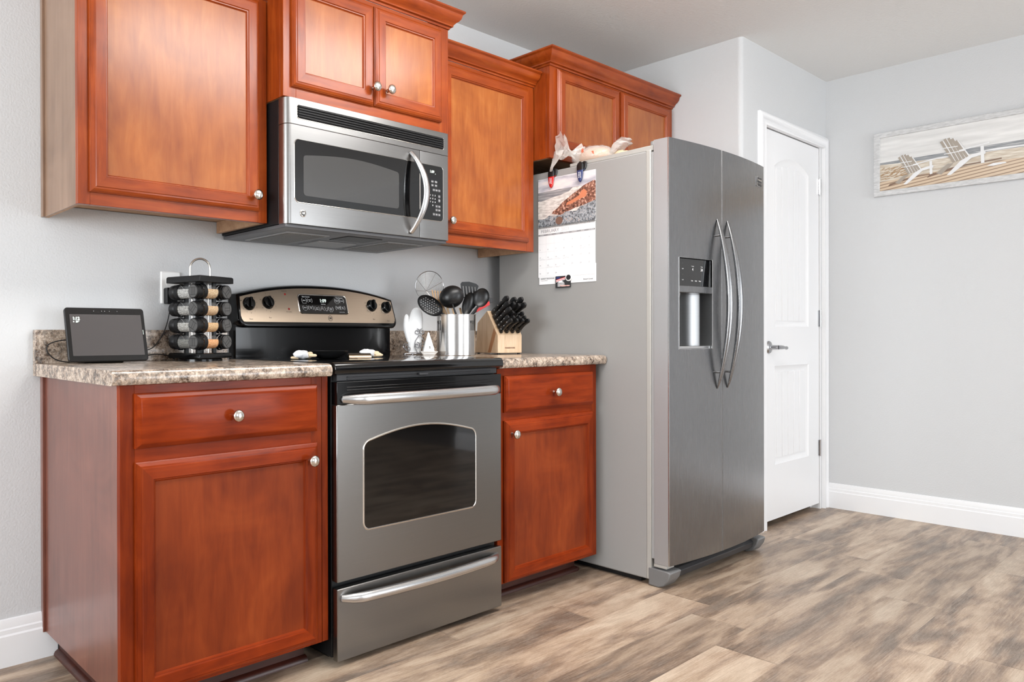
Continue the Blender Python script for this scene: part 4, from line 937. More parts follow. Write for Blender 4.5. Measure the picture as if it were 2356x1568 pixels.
b = MB(); b.prism([(-.112, ZC), (-.045, ZC), (-.050, ZC+.02), (-.078, ZC+.11), (-.086, ZC+.10)], 'X', .09, .22); obj('stand', b, M['black_matte'], sd, .004)
def cord(par, pts, r=.0018):
    # smooth through control points
    P = [Vector(p) for p in pts]; out = []
    for i in range(len(P)-1):
        p0, p1, p2, p3 = P[max(i-1, 0)], P[i], P[i+1], P[min(i+2, len(P)-1)]
        for k in range(8):
            t_ = k/8; out.append(tuple(.5*((2*p1)+(p2-p0)*t_+(2*p0-5*p1+4*p2-p3)*t_**2+(3*p1-p0-3*p2+p3)*t_**3)))
    out.append(tuple(P[-1])); b = MB(); b.tube(out, r, 7); return obj('power_cord', b, M['cord'], par, smooth=60)
cord(sd, [(.10, -.060, .985), (.045, -.055, .984), (.004, -.050, .972), (-.002, -.052, .950), (.022, -.055, .925), (.06, -.058, ZC+.003), (.09, -.06, ZC+.003)])
ADCORD = ([(.22, -.050, .97), (.29, -.052, .952), (.34, -.050, .955), (.385, -.04, 1.0), (.41, -.034, 1.06), (.42, -.032, 1.12)])
cord(sd, [(.24, -.05, ZC+.003), (.30, -.055, .925), (.35, -.048, .935), (.40, -.042, .93), (.43, -.040, ZC+.004)])
ou = thing('electrical_outlet', 'white wall outlet plate behind the spice rack', 'outlet', (.432, -.002, 1.108))
b = MB(); b.loops([[(u, -.0005, w) for u, w in rrect(.396, .469, 1.108, 1.219, .003, 3)], [(u, -.004, w) for u, w in rrect(.396, .469, 1.108, 1.219, .003, 3)], [(u, -.0065, w) for u, w in rrect(.399, .466, 1.111, 1.216, .003, 3)]], True, True, True); obj('plate', b, M['plastic_w'], ou, smooth=30)
b = MB()
for z in (1.145, 1.185): b.prism(rrect(.414, .451, z-.015, z+.015, .008, 4), 'Y', -.006, -.0078)
obj('receptacle', b, M['plastic_w'], ou, smooth=30)
b = MB(); b.prism(rrect(.404, .444, 1.106, 1.162, .006, 4), 'Y', -.008, -.036); pa_ = thing('power_adapter', 'black power adapter plugged into the white wall outlet, its cord hanging down', 'adapter', (.424, -.02, 1.106))
obj('adapter_body', b, M['black_matte'], pa_, .002, 40); cord(pa_, ADCORD)

# spice rack
RC = Vector((.478, -.134, 0)); vd = Vector((.476, .879, 0)).normalized(); rd = Vector((vd.y, -vd.x, 0)); HD = .104
cF, cR, cB, cL = RC-vd*HD, RC+rd*HD, RC+vd*HD, RC-rd*HD
sr = thing('spice_rack', 'black revolving spice rack with arched chrome handle on left counter', 'spice rack', (RC.x, RC.y, ZC))
def sqplate(b, z0, z1, s_=1.0, rnd_=.0):
    L = []
    for z, k in ((z0, 1), (z1-.006, 1), (z1-.002, .985), (z1, .95)): L.append([tuple(RC+(c-RC)*s_*k+Vector((0, 0, z))) for c in (cF, cR, cB, cL)])
    b.loops(L, True, True, True)
b = MB(); sqplate(b, 1.172, 1.193, 1.08); obj('top_plate', b, M['black_matte'], sr, .002, 30)
b = MB(); b.lathe([(.074, 0), (.074, .006), (.070, .009)], (RC.x, RC.y, ZC+.0002), (0, 0, 1), 40); obj('turntable', b, M['black'], sr)
b = MB(); sqplate(b, ZC+.009, ZC+.027, 1.02); obj('base_plate', b, M['black'], sr, .002, 30)
b = MB()
for k in (-1, 1):
    c = RC+rd*.027*k; b.tube([(c.x, c.y, ZC+.02), (c.x, c.y, 1.19)], .0032, 8)
ap = []
for i in range(17):
    a = PI*i/16; c = RC+rd*.0335*math.cos(a); ap.append((c.x, c.y, 1.222+.034*math.sin(a)))
c0_, c1_ = RC+rd*.0335, RC-rd*.0335
b.tube([(c0_.x, c0_.y, 1.19)]+ap+[(c1_.x, c1_.y, 1.19)], .0034, 10); obj('arched_handle', b, M['chrome'], sr, smooth=60)
rowz = [1.142, 1.086, 1.031, .976]
b = MB(); L = []
b.tube([(RC.x, RC.y, ZC+.02), (RC.x, RC.y, 1.175)], .012, 10)
sides = [(cF, cR), (cL, cF), (cR, cB)]
for (pa, pb) in sides:
    e = (pb-pa).normalized(); nrm = Vector((-e.y, e.x, 0)); nrm = nrm if nrm.dot(RC-pa) > 0 else -nrm
    for z in rowz:
        c = pa+e*.030+nrm*.026+Vector((0, 0, z)); b.lathe([(.0262, -.008), (.0268, 0), (.0262, .008), (.0250, .008), (.0250, -.008)], c, e, 22, False, False)
        b.box(c.x-.006, c.x+.006, c.y-.006, c.y+.006, z-.0275, z-.024)
    c = pa+e*.036+nrm*.046; b.box(c.x-.006, c.x+.006, c.y-.006, c.y+.006, ZC+.02, 1.175)
obj('jar_holder', b, M['black_matte'], sr, smooth=40)
spice_cols = [((214, 190, 150), (176, 132, 84)), ((206, 176, 134), (182, 138, 92)), ((210, 176, 124), (190, 140, 84)), ((222, 170, 110), (200, 120, 50))]
grey_cols = [((190, 190, 186), (120, 118, 114)), ((176, 174, 168), (96, 94, 90)), ((180, 178, 172), (110, 106, 98)), ((110, 108, 100), (58, 58, 52))]
def spice_mat(nm, c1, c2):
    t = NT(nm); t.set(Base_Color=t.ramp(t.noise(t.coords(), 300, 2, .6), [(.42, c2), (.56, c1)]), Roughness=.8); return t.m
tiers = ('top', 'second', 'third', 'bottom')
what = [('pale tan granules', 'front corner'), ('pale grey granules', 'left side'), ('contents out of sight', 'right side')]
for si, (pa, pb) in enumerate(sides):
    e = (pb-pa).normalized(); nrm = Vector((-e.y, e.x, 0)); nrm = nrm if nrm.dot(RC-pa) > 0 else -nrm
    for ri, z in enumerate(rowz):
        if si == 0: lb = 'spice jar of %s, lid at front corner of rack, %s row' % (('pale tan seeds', 'speckled tan granules', 'light brown granules', 'orange-brown flakes')[ri], tiers[ri])
        elif si == 1: lb = 'spice jar of %s, lid at left corner of rack, %s row' % (('white coarse grains', 'light grey grains', 'grey speckled herbs', 'dark grey ground herbs')[ri], tiers[ri])
        else: lb = 'spice jar showing only its black lid, right side of rack, %s row' % tiers[ri]
        st_ = pa-e*.006+nrm*.026+Vector((0, 0, z)); j = thing('spice_jar', lb, 'jar', tuple(st_), 'spice jars in the rack')
        b = MB(); b.lathe([(.001, 0), (.0215, 0), (.0237, .002), (.0237, .010), (.0247, .011), (.0247, .025), (.0235, .027)], st_, e, 26); LD = obj('lid', b, M['black_soft'], j, smooth=40)
        b = MB(); U = nrm; V = Vector((0, 0, 1)); ang = (.0, .7, .5, 0.0)[ri]+si*.4
        for (p1, p2) in (((-.006, -.012), (-.006, .012)), ((.003, -.012), (.003, .012)), ((-.016, .012), (.016, .012)), ((-.016, -.012), (.016, -.012))):
            ca_, sa_ = math.cos(ang), math.sin(ang); q1 = st_-e*.0006+U*(p1[0]*ca_-p1[1]*sa_)+V*(p1[0]*sa_+p1[1]*ca_); q2 = st_-e*.0006+U*(p2[0]*ca_-p2[1]*sa_)+V*(p2[0]*sa_+p2[1]*ca_); b.tube([tuple(q1), tuple(q2)], .0005, 5)
        obj('lid_ridge', b, M['black_matte'], LD)
        b = MB(); b.lathe([(.0205, 0), (.0205, -.0004), (.001, -.0004)], st_, e, 26); obj('lid_face', b, M['lid_face'], LD, smooth=40)
        b = MB(); b.lathe([(.0225, .027), (.0225, .092), (.0212, .099), (.0155, .104), (.001, .105)], st_, e, 26, False, False); obj('glass_body', b, M['jar_glass'], j, smooth=60)
        m_ = spice_mat('spice_%d_%d' % (si, ri), *((spice_cols if si == 0 else grey_cols)[ri]))
        # contents fill the lower three quarters of the lying jar
        b = MB(); b.lathe([(.0205, .029), (.0216, .033), (.0216, .091), (.0203, .097), (.0145, .102)], st_, e, 26); cut = st_.z+.009
        b.v = [(v[0], v[1], min(v[2], cut)) for v in b.v]; obj('spice', b, m_, j, smooth=40)

# ------------------------------------------------------------------ range-top items
ZT = .9163
pn = thing('spoon_rest_pan', 'small round black pan with short bronze handle on the cooktop', 'pan', (.86, -.33, ZT))
b = MB(); b.lathe([(.001, 0), (.030, 0), (.046, .005), (.060, .015), (.068, .025), (.070, .027), (.068, .027), (.058, .017), (.044, .007), (.028, .003), (.001, .003)], (.872, -.330, ZT), (0, 0, 1), 36); obj('pan_body', b, M['black_soft'], pn, smooth=40)
b = MB(); L = []
for i in range(9):
    t_ = i/8; a = PI*t_; c = Vector((.965, -.395, ZT)); ex = Vector((.80, -.60, 0))
    pass
e1 = Vector((.86, -.5, 0)).normalized(); e2 = Vector((e1.y, -e1.x, 0))
for s_ in (0, .078):
    L.append([tuple(Vector((.925, -.375, ZT))+e1*s_+e2*(.024*math.cos(PI*k/10))+Vector((0, 0, .001+.017*math.sin(PI*k/10)))) for k in range(11)]+[tuple(Vector((.925, -.375, ZT))+e1*s_+e2*(.0215*math.cos(PI*k/10))+Vector((0, 0, .001+.0145*math.sin(PI*k/10)))) for k in range(10, -1, -1)])
b.loops(L, True, True, True); obj('bronze_handle', b, M['bronze'], pn, smooth=40)
def wrapper(label, c, e, seed, orange=False):
    t_ = thing('snack_packet', label, 'packet', c); C_ = Vector(c); rr = random.Random(seed); e = Vector(e).normalized()
    b = MB(); s0 = 0; b.ball((0, 0, .0145), .030, .020, .0145, 16, 9, .34, seed); b.xf(Matrix.Translation(C_+Vector((0, 0, .001)))@Matrix.Rotation(math.atan2(e.y, e.x), 4, 'Z')); obj('clear_wrap', b, M['foil'], t_, smooth=50)
    b = MB()
    for k in range(5):
        p = C_+e*(.010+.004*k)*1+Vector((rr.uniform(-.008, .008), rr.uniform(-.008, .008), .007+.0055*(k % 3))); d = (e+Vector((rr.uniform(-.4, .4), rr.uniform(-.4, .4), rr.uniform(-.05, .1)))).normalized()
        b.tube([tuple(p), tuple(p+d*.022), tuple(p+d*.027)], [.0056, .0052, .0025], 8)
    p = C_-e*.012+Vector((0, 0, .0055)); b.tube([tuple(p), tuple(p-e*.022), tuple(p-e*.026)], [.0052, .0046, .003], 8); obj('tan_piece', b, M['shell'], t_, smooth=60)
    if orange:
        b = MB(); b.ball(tuple(C_+e*.024+Vector((0, 0, .012))), .006, .006, .008, 10, 6, .1, 2); obj('orange_piece', b, M['orange'], t_, smooth=60)
wrapper('crumpled clear packet with tan pieces at left front of the cooktop', (.757, -.330, ZT), (.9, -.3, 0), 11)
wrapper('crumpled clear packet with tan and orange pieces behind the bronze pan handle', (1.065, -.315, ZT), (.9, -.35, 0), 12, True)

# ------------------------------------------------------------------ right counter items
mt = thing('oven_mitt', 'white mitt shape standing upright in a scrolled metal holder on right counter', 'oven mitt', (1.478, -.145, ZC))
Rv = Vector((.79, -.6126, 0)); Fv = Vector((.6126, .79, 0)); Zv = Vector((0, 0, 1))
def loc(c, u, w, d=0): return tuple(Vector(c)+Rv*u+Zv*w+Fv*d)
MC0 = Vector((1.478, -.140, ZC))
b = MB(); L = []
for (w, cu, ru, rf) in ((.012, 0, .026, .013), (.03, 0, .027, .014), (.06, 0, .029, .015), (.09, .0, .031, .017), (.12, .003, .031, .017), (.15, .005, .029, .016), (.175, .007, .025, .014), (.19, .008, .019, .011), (.198, .008, .010, .007), (.2005, .008, .002, .002)):
    L.append([loc(MC0, cu+ru*math.cos(2*PI*k/18), w, rf*math.sin(2*PI*k/18)) for k in range(18)])
b.loops(L, True, True, True)
L = []
for (w, cu, r_) in ((.055, -.020, .011), (.080, -.027, .013), (.105, -.033, .014), (.125, -.035, .013), (.145, -.035, .011), (.163, -.034, .009), (.170, -.034, .005), (.172, -.034, .002)):
    L.append([loc(MC0, cu+r_*math.cos(2*PI*k/14), w, .011*math.sin(2*PI*k/14)*(r_/.012)) for k in range(14)])
b.loops(L, True, True, True); obj('mitt', b, M['cloth'], mt, smooth=70)
b = MB()
def scroll(c, u0, w0, r_, turns, sgn, b, d=-.019, rw=.0021):
    pts = []
    for i in range(28):
        t_ = i/27; a = sgn*(2*PI*turns*t_)+PI/2; q = r_*(1-.75*t_); pts.append(loc(c, u0+q*math.cos(a), w0+q*math.sin(a), d))
    b.tube(pts, rw, 6)
for s_ in (-1, 1):
    scroll(MC0, .018+s_*.011, .098, .013, 1.3, s_, b); scroll(MC0, .018+s_*.011, .042, .013, 1.3, s_, b)
    b.tube([loc(MC0, .018+s_*.002, .085, -.019), loc(MC0, .018+s_*.018, .060, -.019), loc(MC0, .018+s_*.022, .035, -.019), loc(MC0, .018+s_*.010, .012, -.019), loc(MC0, .018, .006, -.019)], .0021, 6)
scroll(MC0, -.036, .040, .020, 1.3, -1, b, .010); scroll(MC0, -.030, .030, .016, 1.1, 1, b, -.015)
b.tube([loc(MC0, -.042, .007, -.012), loc(MC0, .03, .007, -.012)], .003, 8); b.tube([loc(MC0, -.042, .007, .015), loc(MC0, .03, .007, .015)], .003, 8); b.tube([loc(MC0, -.006, .007, -.018), loc(MC0, -.006, .007, .02)], .0022, 8)
for (u, d) in ((-.042, -.012), (.03, -.012), (-.042, .015), (.03, .015), (-.01, -.017)): b.ball(loc(MC0, u, .0052, d), .005)
obj('scroll_holder', b, M['chrome_dark'], mt, smooth=60)
SC = Vector((1.476, -.222, ZC))
dsh = MB(); L = []
for (w, h_) in ((.0, .020), (.001, .022), (.018, .036), (.018, .034), (.005, .021)): L.append([loc(SC, a*h_, w, c*h_*.8) for a, c in ((-1, -1), (1, -1), (1, 1), (-1, 1))])
dsh.loops(L, True, True, True); tag(obj('shaker_dish', dsh, M['ceramic'], None, .0015, 40), 'small white ceramic dish under the pyramid salt shaker', 'dish')
sh = thing('salt_shaker', 'white pyramid-shaped salt shaker marked S, beside the steel utensil crock', 'salt shaker', (SC.x, SC.y, ZC+.006))
b = MB(); L = []
for (w, h_) in ((.0065, .0235), (.030, .0205), (.060, .0125), (.088, .0045), (.093, .0035), (.096, .0015)): L.append([loc(SC, a*h_, w, c*h_) for a, c in ((-1, -1), (1, -1), (1, 1), (-1, 1))])
b.loops(L, True, True, True); obj('body', b, M['ceramic'], sh, .0015, 40)
b = MB(); vs, fs = text_geo('S', .013, .0002); b.add([loc(SC, v[0]+.003, .034+v[1], -.0211-(.0)+(v[1]+.000)*.24) for v in vs], fs); obj('letter', b, M['ink_black'], sh, smooth=0)

CK = Vector((1.598, -.262, ZC))
ck = thing('utensil_crock', 'round brushed steel utensil crock with cutlery-shaped cutouts', 'crock', tuple(CK))
RR, HH = .0795, .168
b = MB(); b.lathe([(RR-.002, 0), (RR, .002), (RR, HH-.002), (RR+.0022, HH-.001), (RR+.0022, HH+.001), (RR-.001, HH+.001), (RR-.002, HH-.002), (RR-.002, .004), (.001, .004)], CK, (0, 0, 1), 56, True, True)
obj('crock_body', b, steel('crock_steel', (208, 206, 204), .24, (1, 1, 120)), ck, smooth=40)
b = MB()
def cyl_pt(a, w, d=.0004): return (CK.x+(RR+d)*math.cos(a), CK.y+(RR+d)*math.sin(a), CK.z+w)
base_a = math.atan2(-.70, -.714)
for grp in (-1.12, .98, 2.3, 4.0):
    for k, kind in enumerate(('spoon', 'fork', 'knife')):
        a = base_a+grp+(k-1)*.16; hw = .0020/RR
        b.add([cyl_pt(a-hw, .103), cyl_pt(a+hw, .103), cyl_pt(a+hw, .133), cyl_pt(a-hw, .133)], [(0, 1, 2, 3)])
        if kind == 'spoon': b.add([cyl_pt(a+.0042/RR*math.cos(q), .138+.006*math.sin(q), .0006) for q in [2*PI*i/12 for i in range(12)]], [list(range(12))])
        elif kind == 'fork':
            for s_ in (-1, 0, 1): b.add([cyl_pt(a+(s_*.0028-.0008)/RR, .131, .0006), cyl_pt(a+(s_*.0028+.0008)/RR, .131, .0006), cyl_pt(a+(s_*.0028+.0008)/RR, .144, .0006), cyl_pt(a+(s_*.0028-.0008)/RR, .144, .0006)], [(0, 1, 2, 3)])
            b.add([cyl_pt(a-.0034/RR, .130, .0006), cyl_pt(a+.0034/RR, .130, .0006), cyl_pt(a+.0034/RR, .135, .0006), cyl_pt(a-.0034/RR, .135, .0006)], [(0, 1, 2, 3)])
        else: b.add([cyl_pt(a-.0016/RR, .132, .0006), cyl_pt(a+.0028/RR, .132, .0006), cyl_pt(a+.0028/RR, .142, .0006), cyl_pt(a-.0016/RR, .146, .0006)], [(0, 1, 2, 3)])
obj('cutout', b, M['ink_black'], ck, smooth=0)
CT = CK+Zv*HH
def up(u, w, d=0): return loc(CT, u, w, d)
def head(b, cu, cw, cd, pts, normal_d=0, thick=.002, tilt=0, cup=0):
    # flat-ish head outline in the plane facing the room, extruded in depth; pts in local (x, y) rotated by tilt
    ca_, sa_ = math.cos(tilt), math.sin(tilt); P = [(x*ca_-y*sa_, x*sa_+y*ca_) for x, y in pts]
    b.loops([[up(cu+x, cw+y, cd-thick/2) for x, y in P], [up(cu+x, cw+y, cd+thick/2) for x, y in P]], True, True, True)
def ell(a, c, n=20): return [(a*math.cos(2*PI*k/n), c*math.sin(2*PI*k/n)) for k in range(n)]
# skimmer
t_ = thing('wire_skimmer', 'round wire mesh skimmer, tallest in the utensil crock', 'skimmer', up(-.106, .06, .03), 'utensils in the crock')
sc_ = (-.106, .122, .035); b = MB(); SR = .060
b.tube([up(sc_[0]+SR*.98*math.cos(2*PI*k/40), sc_[1]+SR*1.05*math.sin(2*PI*k/40), sc_[2]) for k in range(41)], .0014, 6); obj('rim', b, M['chrome_dark'], t_, smooth=60)
b = MB()
for q in range(2, 15):
    r_ = SR*q/15.2; b.tube([up(sc_[0]-.012*(1-q/15)+r_*.98*math.cos(2*PI*k/28), sc_[1]-.02*(1-q/15)+r_*1.05*math.sin(2*PI*k/28), sc_[2]+.010*(1-(q/15)**2)) for k in range(29)], .0005, 4, caps=False)
for k in range(8):
    a = 2*PI*k/8+.3; b.tube([up(sc_[0]-.012, sc_[1]-.02, sc_[2]+.010), up(sc_[0]+SR*.98*math.cos(a), sc_[1]+SR*1.05*math.sin(a), sc_[2])], .0006, 4)
obj('wire_mesh', b, M['chrome'], t_, smooth=60)
b = MB(); b.tube([up(-.085, .066, .035), up(-.055, .02, .03), up(-.01, -.10, .01)], .0028, 8); obj('shaft', b, M['chrome_dark'], t_)
def utensil(name, label, cat): return thing(name, label, cat, up(0, 0, 0), 'utensils in the crock')
def punch(o, cutters):
    # real holes: subtract the cutter shapes from the part and keep the resulting mesh
    c = obj('cutter_tmp', cutters, M['black_soft'], None, 0, 0, org=(0, 0, 0)); org = ORG[o.name]; c.location = (0, 0, 0)
    for v in c.data.vertices: v.co -= org
    par = o.parent; o.parent = None; o.location = (0, 0, 0); bpy.context.view_layer.update()
    md = o.modifiers.new('holes', 'BOOLEAN'); md.operation = 'DIFFERENCE'; md.object = c; md.solver = 'EXACT'
    bpy.context.view_layer.update(); me = bpy.data.meshes.new_from_object(o.evaluated_get(bpy.context.evaluated_depsgraph_get()))
    o.modifiers.remove(md)
    if len(me.vertices) > 10: o.data = me; me.set_sharp_from_angle(angle=math.radians(50))
    o.parent = par; bpy.data.objects.remove(c)
# slotted spoon
t_ = utensil('slotted_spoon', 'black oval spoon with round holes hanging over left rim of the crock', 'spoon'); b = MB(); c0 = (-.112, .038); tl = -.60
L = []
for s_, dd in ((1, 0), (.97, .004), (.7, .011), (.35, .014), (.02, .015)):
    L.append([up(c0[0]+s_*(.058*math.cos(a)*math.cos(tl)-.036*math.sin(a)*math.sin(tl)), c0[1]+s_*(.058*math.cos(a)*math.sin(tl)+.036*math.sin(a)*math.cos(tl)), -.03+dd) for a in [2*PI*k/28 for k in range(28)]])
b.loops(L+[[(p[0]+Fv.x*.002, p[1]+Fv.y*.002, p[2]) for p in l] for l in L[::-1]], True, False, False)
kk = len(L[0]); b.add(L[-1], [list(range(kk))]); b.add([(p[0]+Fv.x*.002, p[1]+Fv.y*.002, p[2]) for p in L[-1]], [list(range(kk))]); b.f = [f for f in b.f if not (min(f) >= kk*4 and max(f) < kk*6 and len(f) == 4)]
n2 = kk*10; b.add([], []); b.f.append([i for i in range(kk)][::1]+[]) if False else None
b.f += [[i, (i+1) % kk, kk*9+(i+1) % kk, kk*9+i] for i in range(kk)]; b.mi = [0]*len(b.f)
SB = obj('bowl', b, M['black_soft'], t_, smooth=60)
b = MB()
for i in range(-4, 5):
    for j in range(-3, 4):
        x, y = i*.0105+(j % 2)*.005, j*.0088
        if (x/.047)**2+(y/.027)**2 < 1:
            cx_, cy_ = c0[0]+x*math.cos(tl)-y*math.sin(tl), c0[1]+x*math.sin(tl)+y*math.cos(tl); q = math.sqrt((x/.058)**2+(y/.036)**2)
            dd = .015*(1-q**2)**.5 if q < 1 else 0
            b.loops([[up(cx_+.0023*math.cos(a), cy_+.0023*math.sin(a), d_) for a in [2*PI*k/8 for k in range(8)]] for d_ in (-.05, .01)], True, True, True)
punch(SB, b)
b = MB(); b.tube([up(-.068, .010, -.022), up(-.045, -.004, -.012), up(.01, -.11, .01)], [.004, .005, .005], 8, .6); obj('shaft', b, M['black_soft'], t_)
# ladle
t_ = utensil('ladle', 'black ladle with round bowl turned to the room, front of the crock', 'ladle'); b = MB(); L = []; cc = (-.022, .074)
for s_, dd in ((1, 0), (.97, -.010), (.86, -.022), (.62, -.033), (.32, -.039), (.02, -.040)):
    L.append([up(cc[0]+s_*.051*math.cos(a), cc[1]+s_*.047*math.sin(a)+.004*math.cos(a), -.02+dd) for a in [2*PI*k/30 for k in range(30)]])
b.loops(L, True, False, True); b.loops([[up(cc[0]+.050*math.cos(a), cc[1]+.046*math.sin(a)+.004*math.cos(a), -.018) for a in [2*PI*k/30 for k in range(30)]]]+[[up(cc[0]+.0*math.cos(a), cc[1]+.0*math.sin(a), -.05) for a in [2*PI*k/30 for k in range(30)]]], True, False, False)
obj('bowl', b, M['black_soft'], t_, smooth=60)
b = MB(); b.tube([up(-.022, .044, -.048), up(-.016, .02, -.050), up(-.008, .0, -.046), up(.005, -.10, -.01)], [.0035, .005, .0055, .0055], 8, .6); obj('shaft', b, M['black_soft'], t_, smooth=60)
# slotted turner
t_ = utensil('slotted_turner', 'black slotted turner standing at the back right of the crock', 'spatula'); b = MB(); 
tp = [(-.016, -.04), (.012, -.046), (.040, .005), (.044, .016), (.034, .026), (.004, .035), (-.026, .034), (-.032, .026), (-.030, .010)]
head(b, .056, .105, .03, tp, thick=.003); TB = obj('blade', b, M['black_soft'], t_)
b = MB()
for k in range(5): x = -.021+k*.0125; b.loops([[up(.056+x+u, .105+w-.003-.001*k, d_) for u, w in ((.003, -.026), (.0065, -.026), (.0015, .020), (-.002, .020))] for d_ in (.02, .04)], True, True, True)
punch(TB, b)
b = MB(); b.tube([up(.052, .065, .03), up(.045, .03, .028), up(.02, -.1, .01)], [.004, .0045, .005], 8, .6); obj('shaft', b, M['black_soft'], t_)
# serving spoons
def spoon(label, cu, cw, a_, c_, tl, d, neck, m, cat='spoon', name='serving_spoon', cup=.012):
    t_ = utensil(name, label, cat); b = MB(); L = []
    for s_, dd in ((1, 0), (.96, .002), (.72, cup*.65), (.38, cup*.93), (.02, cup)):
        L.append([up(cu+s_*(a_*math.cos(q)*math.cos(tl)-c_*math.sin(q)*math.sin(tl)), cw+s_*(a_*math.cos(q)*math.sin(tl)+c_*math.sin(q)*math.cos(tl)), d+dd) for q in [2*PI*k/24 for k in range(24)]])
    b.loops(L, True, False, True); L2 = [[(p[0]+Fv.x*.0016, p[1]+Fv.y*.0016, p[2]) for p in l] for l in L]; b.loops(L2, True, False, True); b.loops([L[0], L2[0]], True, False, False)
    obj('bowl', b, m, t_, smooth=60); b = MB(); b.tube([up(*p) for p in neck], [.0042, .0055, .0058][:len(neck)] if len(neck) == 3 else .005, 8, .6); obj('shaft', b, m, t_, smooth=60)
spoon('large black serving spoon leaning right over the crock rim', .099, .070, .040, .032, 1.25, -.030, [(.088, .034, -.020), (.062, .0, -.016), (.0, -.11, .01)], M['black_soft'])
spoon('black serving spoon seen edge-on, behind the large serving spoon', .050, .045, .050, .024, 1.30, -.004, [(.038, .0, 0), (.030, -.02, 0), (.0, -.11, .01)], M['black_soft'])
spoon('black deep spoon at right of the crock behind the serving spoons', .076, .060, .046, .020, 1.1, .022, [(.06, .02, .024), (.045, -.01, .02), (.01, -.11, .01)], M['black_soft'])
t_ = utensil('red_spatula', 'red and black spatula leaning furthest right over the crock rim', 'spatula'); b = MB(); head(b, .120, .030, .034, [(-.034, -.008), (.030, .002), (.034, .018), (.018, .016), (-.036, .002)], thick=.004, tilt=.35); obj('red_edge', b, M['red'], t_, .001)
b = MB(); head(b, .130, .052, .038, [(-.03, -.012), (.03, -.006), (.034, .012), (.006, .026), (-.026, .008)], thick=.006, tilt=.2); obj('black_back', b, M['grey_dark'], t_, .001)
b = MB(); b.tube([up(.092, .020, .034), up(.06, -.01, .034), up(.0, -.11, .02)], .005, 8, .6); obj('shaft', b, M['black_soft'], t_)
t_ = utensil('wooden_fork', 'pale wooden fork in front of the wire skimmer in the crock', 'fork'); b = MB()
for k in range(4): b.tube([up(-.098+k*.012, .105-.002*k, .012), up(-.092+k*.010, .07, .010), up(-.078+k*.005, .05, .008)], .0035, 7, .5)
b.tube([up(-.080, .062, .008), up(-.068, .045, .008), up(-.045, .01, .006), up(.0, -.11, .0)], [.012, .014, .007, .006], 9, .45); obj('fork_body', b, M['spoonwood'], t_, smooth=60)
for i, (u0, w0) in enumerate(((-.036, .03), (-.012, .028), (.020, .03))):
    t_ = utensil('wooden_handle_utensil', ('wooden utensil handle just right of the slotted spoon', 'wooden utensil handle below the ladle bowl', 'wooden utensil handle left of the black serving spoons')[i], 'utensil'); b = MB()
    b.tube([up(u0, w0, .004+.01*i), up(u0+.01, -.01, .004+.01*i), up(u0*.3+.01, -.11, .0)], [.0055, .0055, .005], 9, .6); obj('handle', b, M['spoonwood'], t_, smooth=60)

# knife block
FL = Vector((1.822, -.297, ZC)); wd = Vector((.969, -.246, 0)).normalized(); bd = Vector((.246, .969, 0)).normalized(); KW = .127
kbk = thing('knife_block', 'pale wooden knife block marked on its front, beside the refrigerator side', 'knife block', tuple(FL+wd*KW/2+bd*.08))
def kp_(s_, t_, h_): return tuple(FL+wd*s_+bd*t_+Zv*h_)
prof = [(0, .006), (0, .084), (.078, .191), (.150, .140), (.168, .006)]
b = MB(); b.loops([[kp_(0, t_, h_) for t_, h_ in prof], [kp_(KW, t_, h_) for t_, h_ in prof]], True, True, True); KB = obj('block', b, M['block'], kbk, .002, 30)
b = MB(); b.loops([[kp_(-.0006, t_, h_) for t_, h_ in ((.050, .008), (.072, .008), (.028, .115), (.012, .093))]], True, False, True); obj('dark_stripe', b, wood_mat('walnut_stripe', (5, 5, .6), (150, 100, 62), (184, 130, 88), (200, 150, 106), .45, .1), KB, smooth=0)
b = MB()
for (s_, t_) in ((.01, .01), (KW-.01, .01), (.01, .155), (KW-.01, .155)): b.lathe([(.006, 0), (.006, .0065)], kp_(s_, t_, .0), (0, 0, 1), 12)
obj('rubber_foot', b, M['black_matte'], kbk)
b = MB(); vs, fs = text_geo('FARBERWARE', .0085, .0002); b.add([kp_(KW/2+v[0], -.0006, .028+v[1]) for v in vs], fs); obj('lettering', b, plain('brown_stamp_ink', (110, 66, 44), .6), KB, smooth=0)
sd_ = Vector((0, 0, 0))+bd*.078+Zv*.107; sl = sd_.length; sdn = sd_.normalized(); nn = (-bd*.107+Zv*.078).normalized()
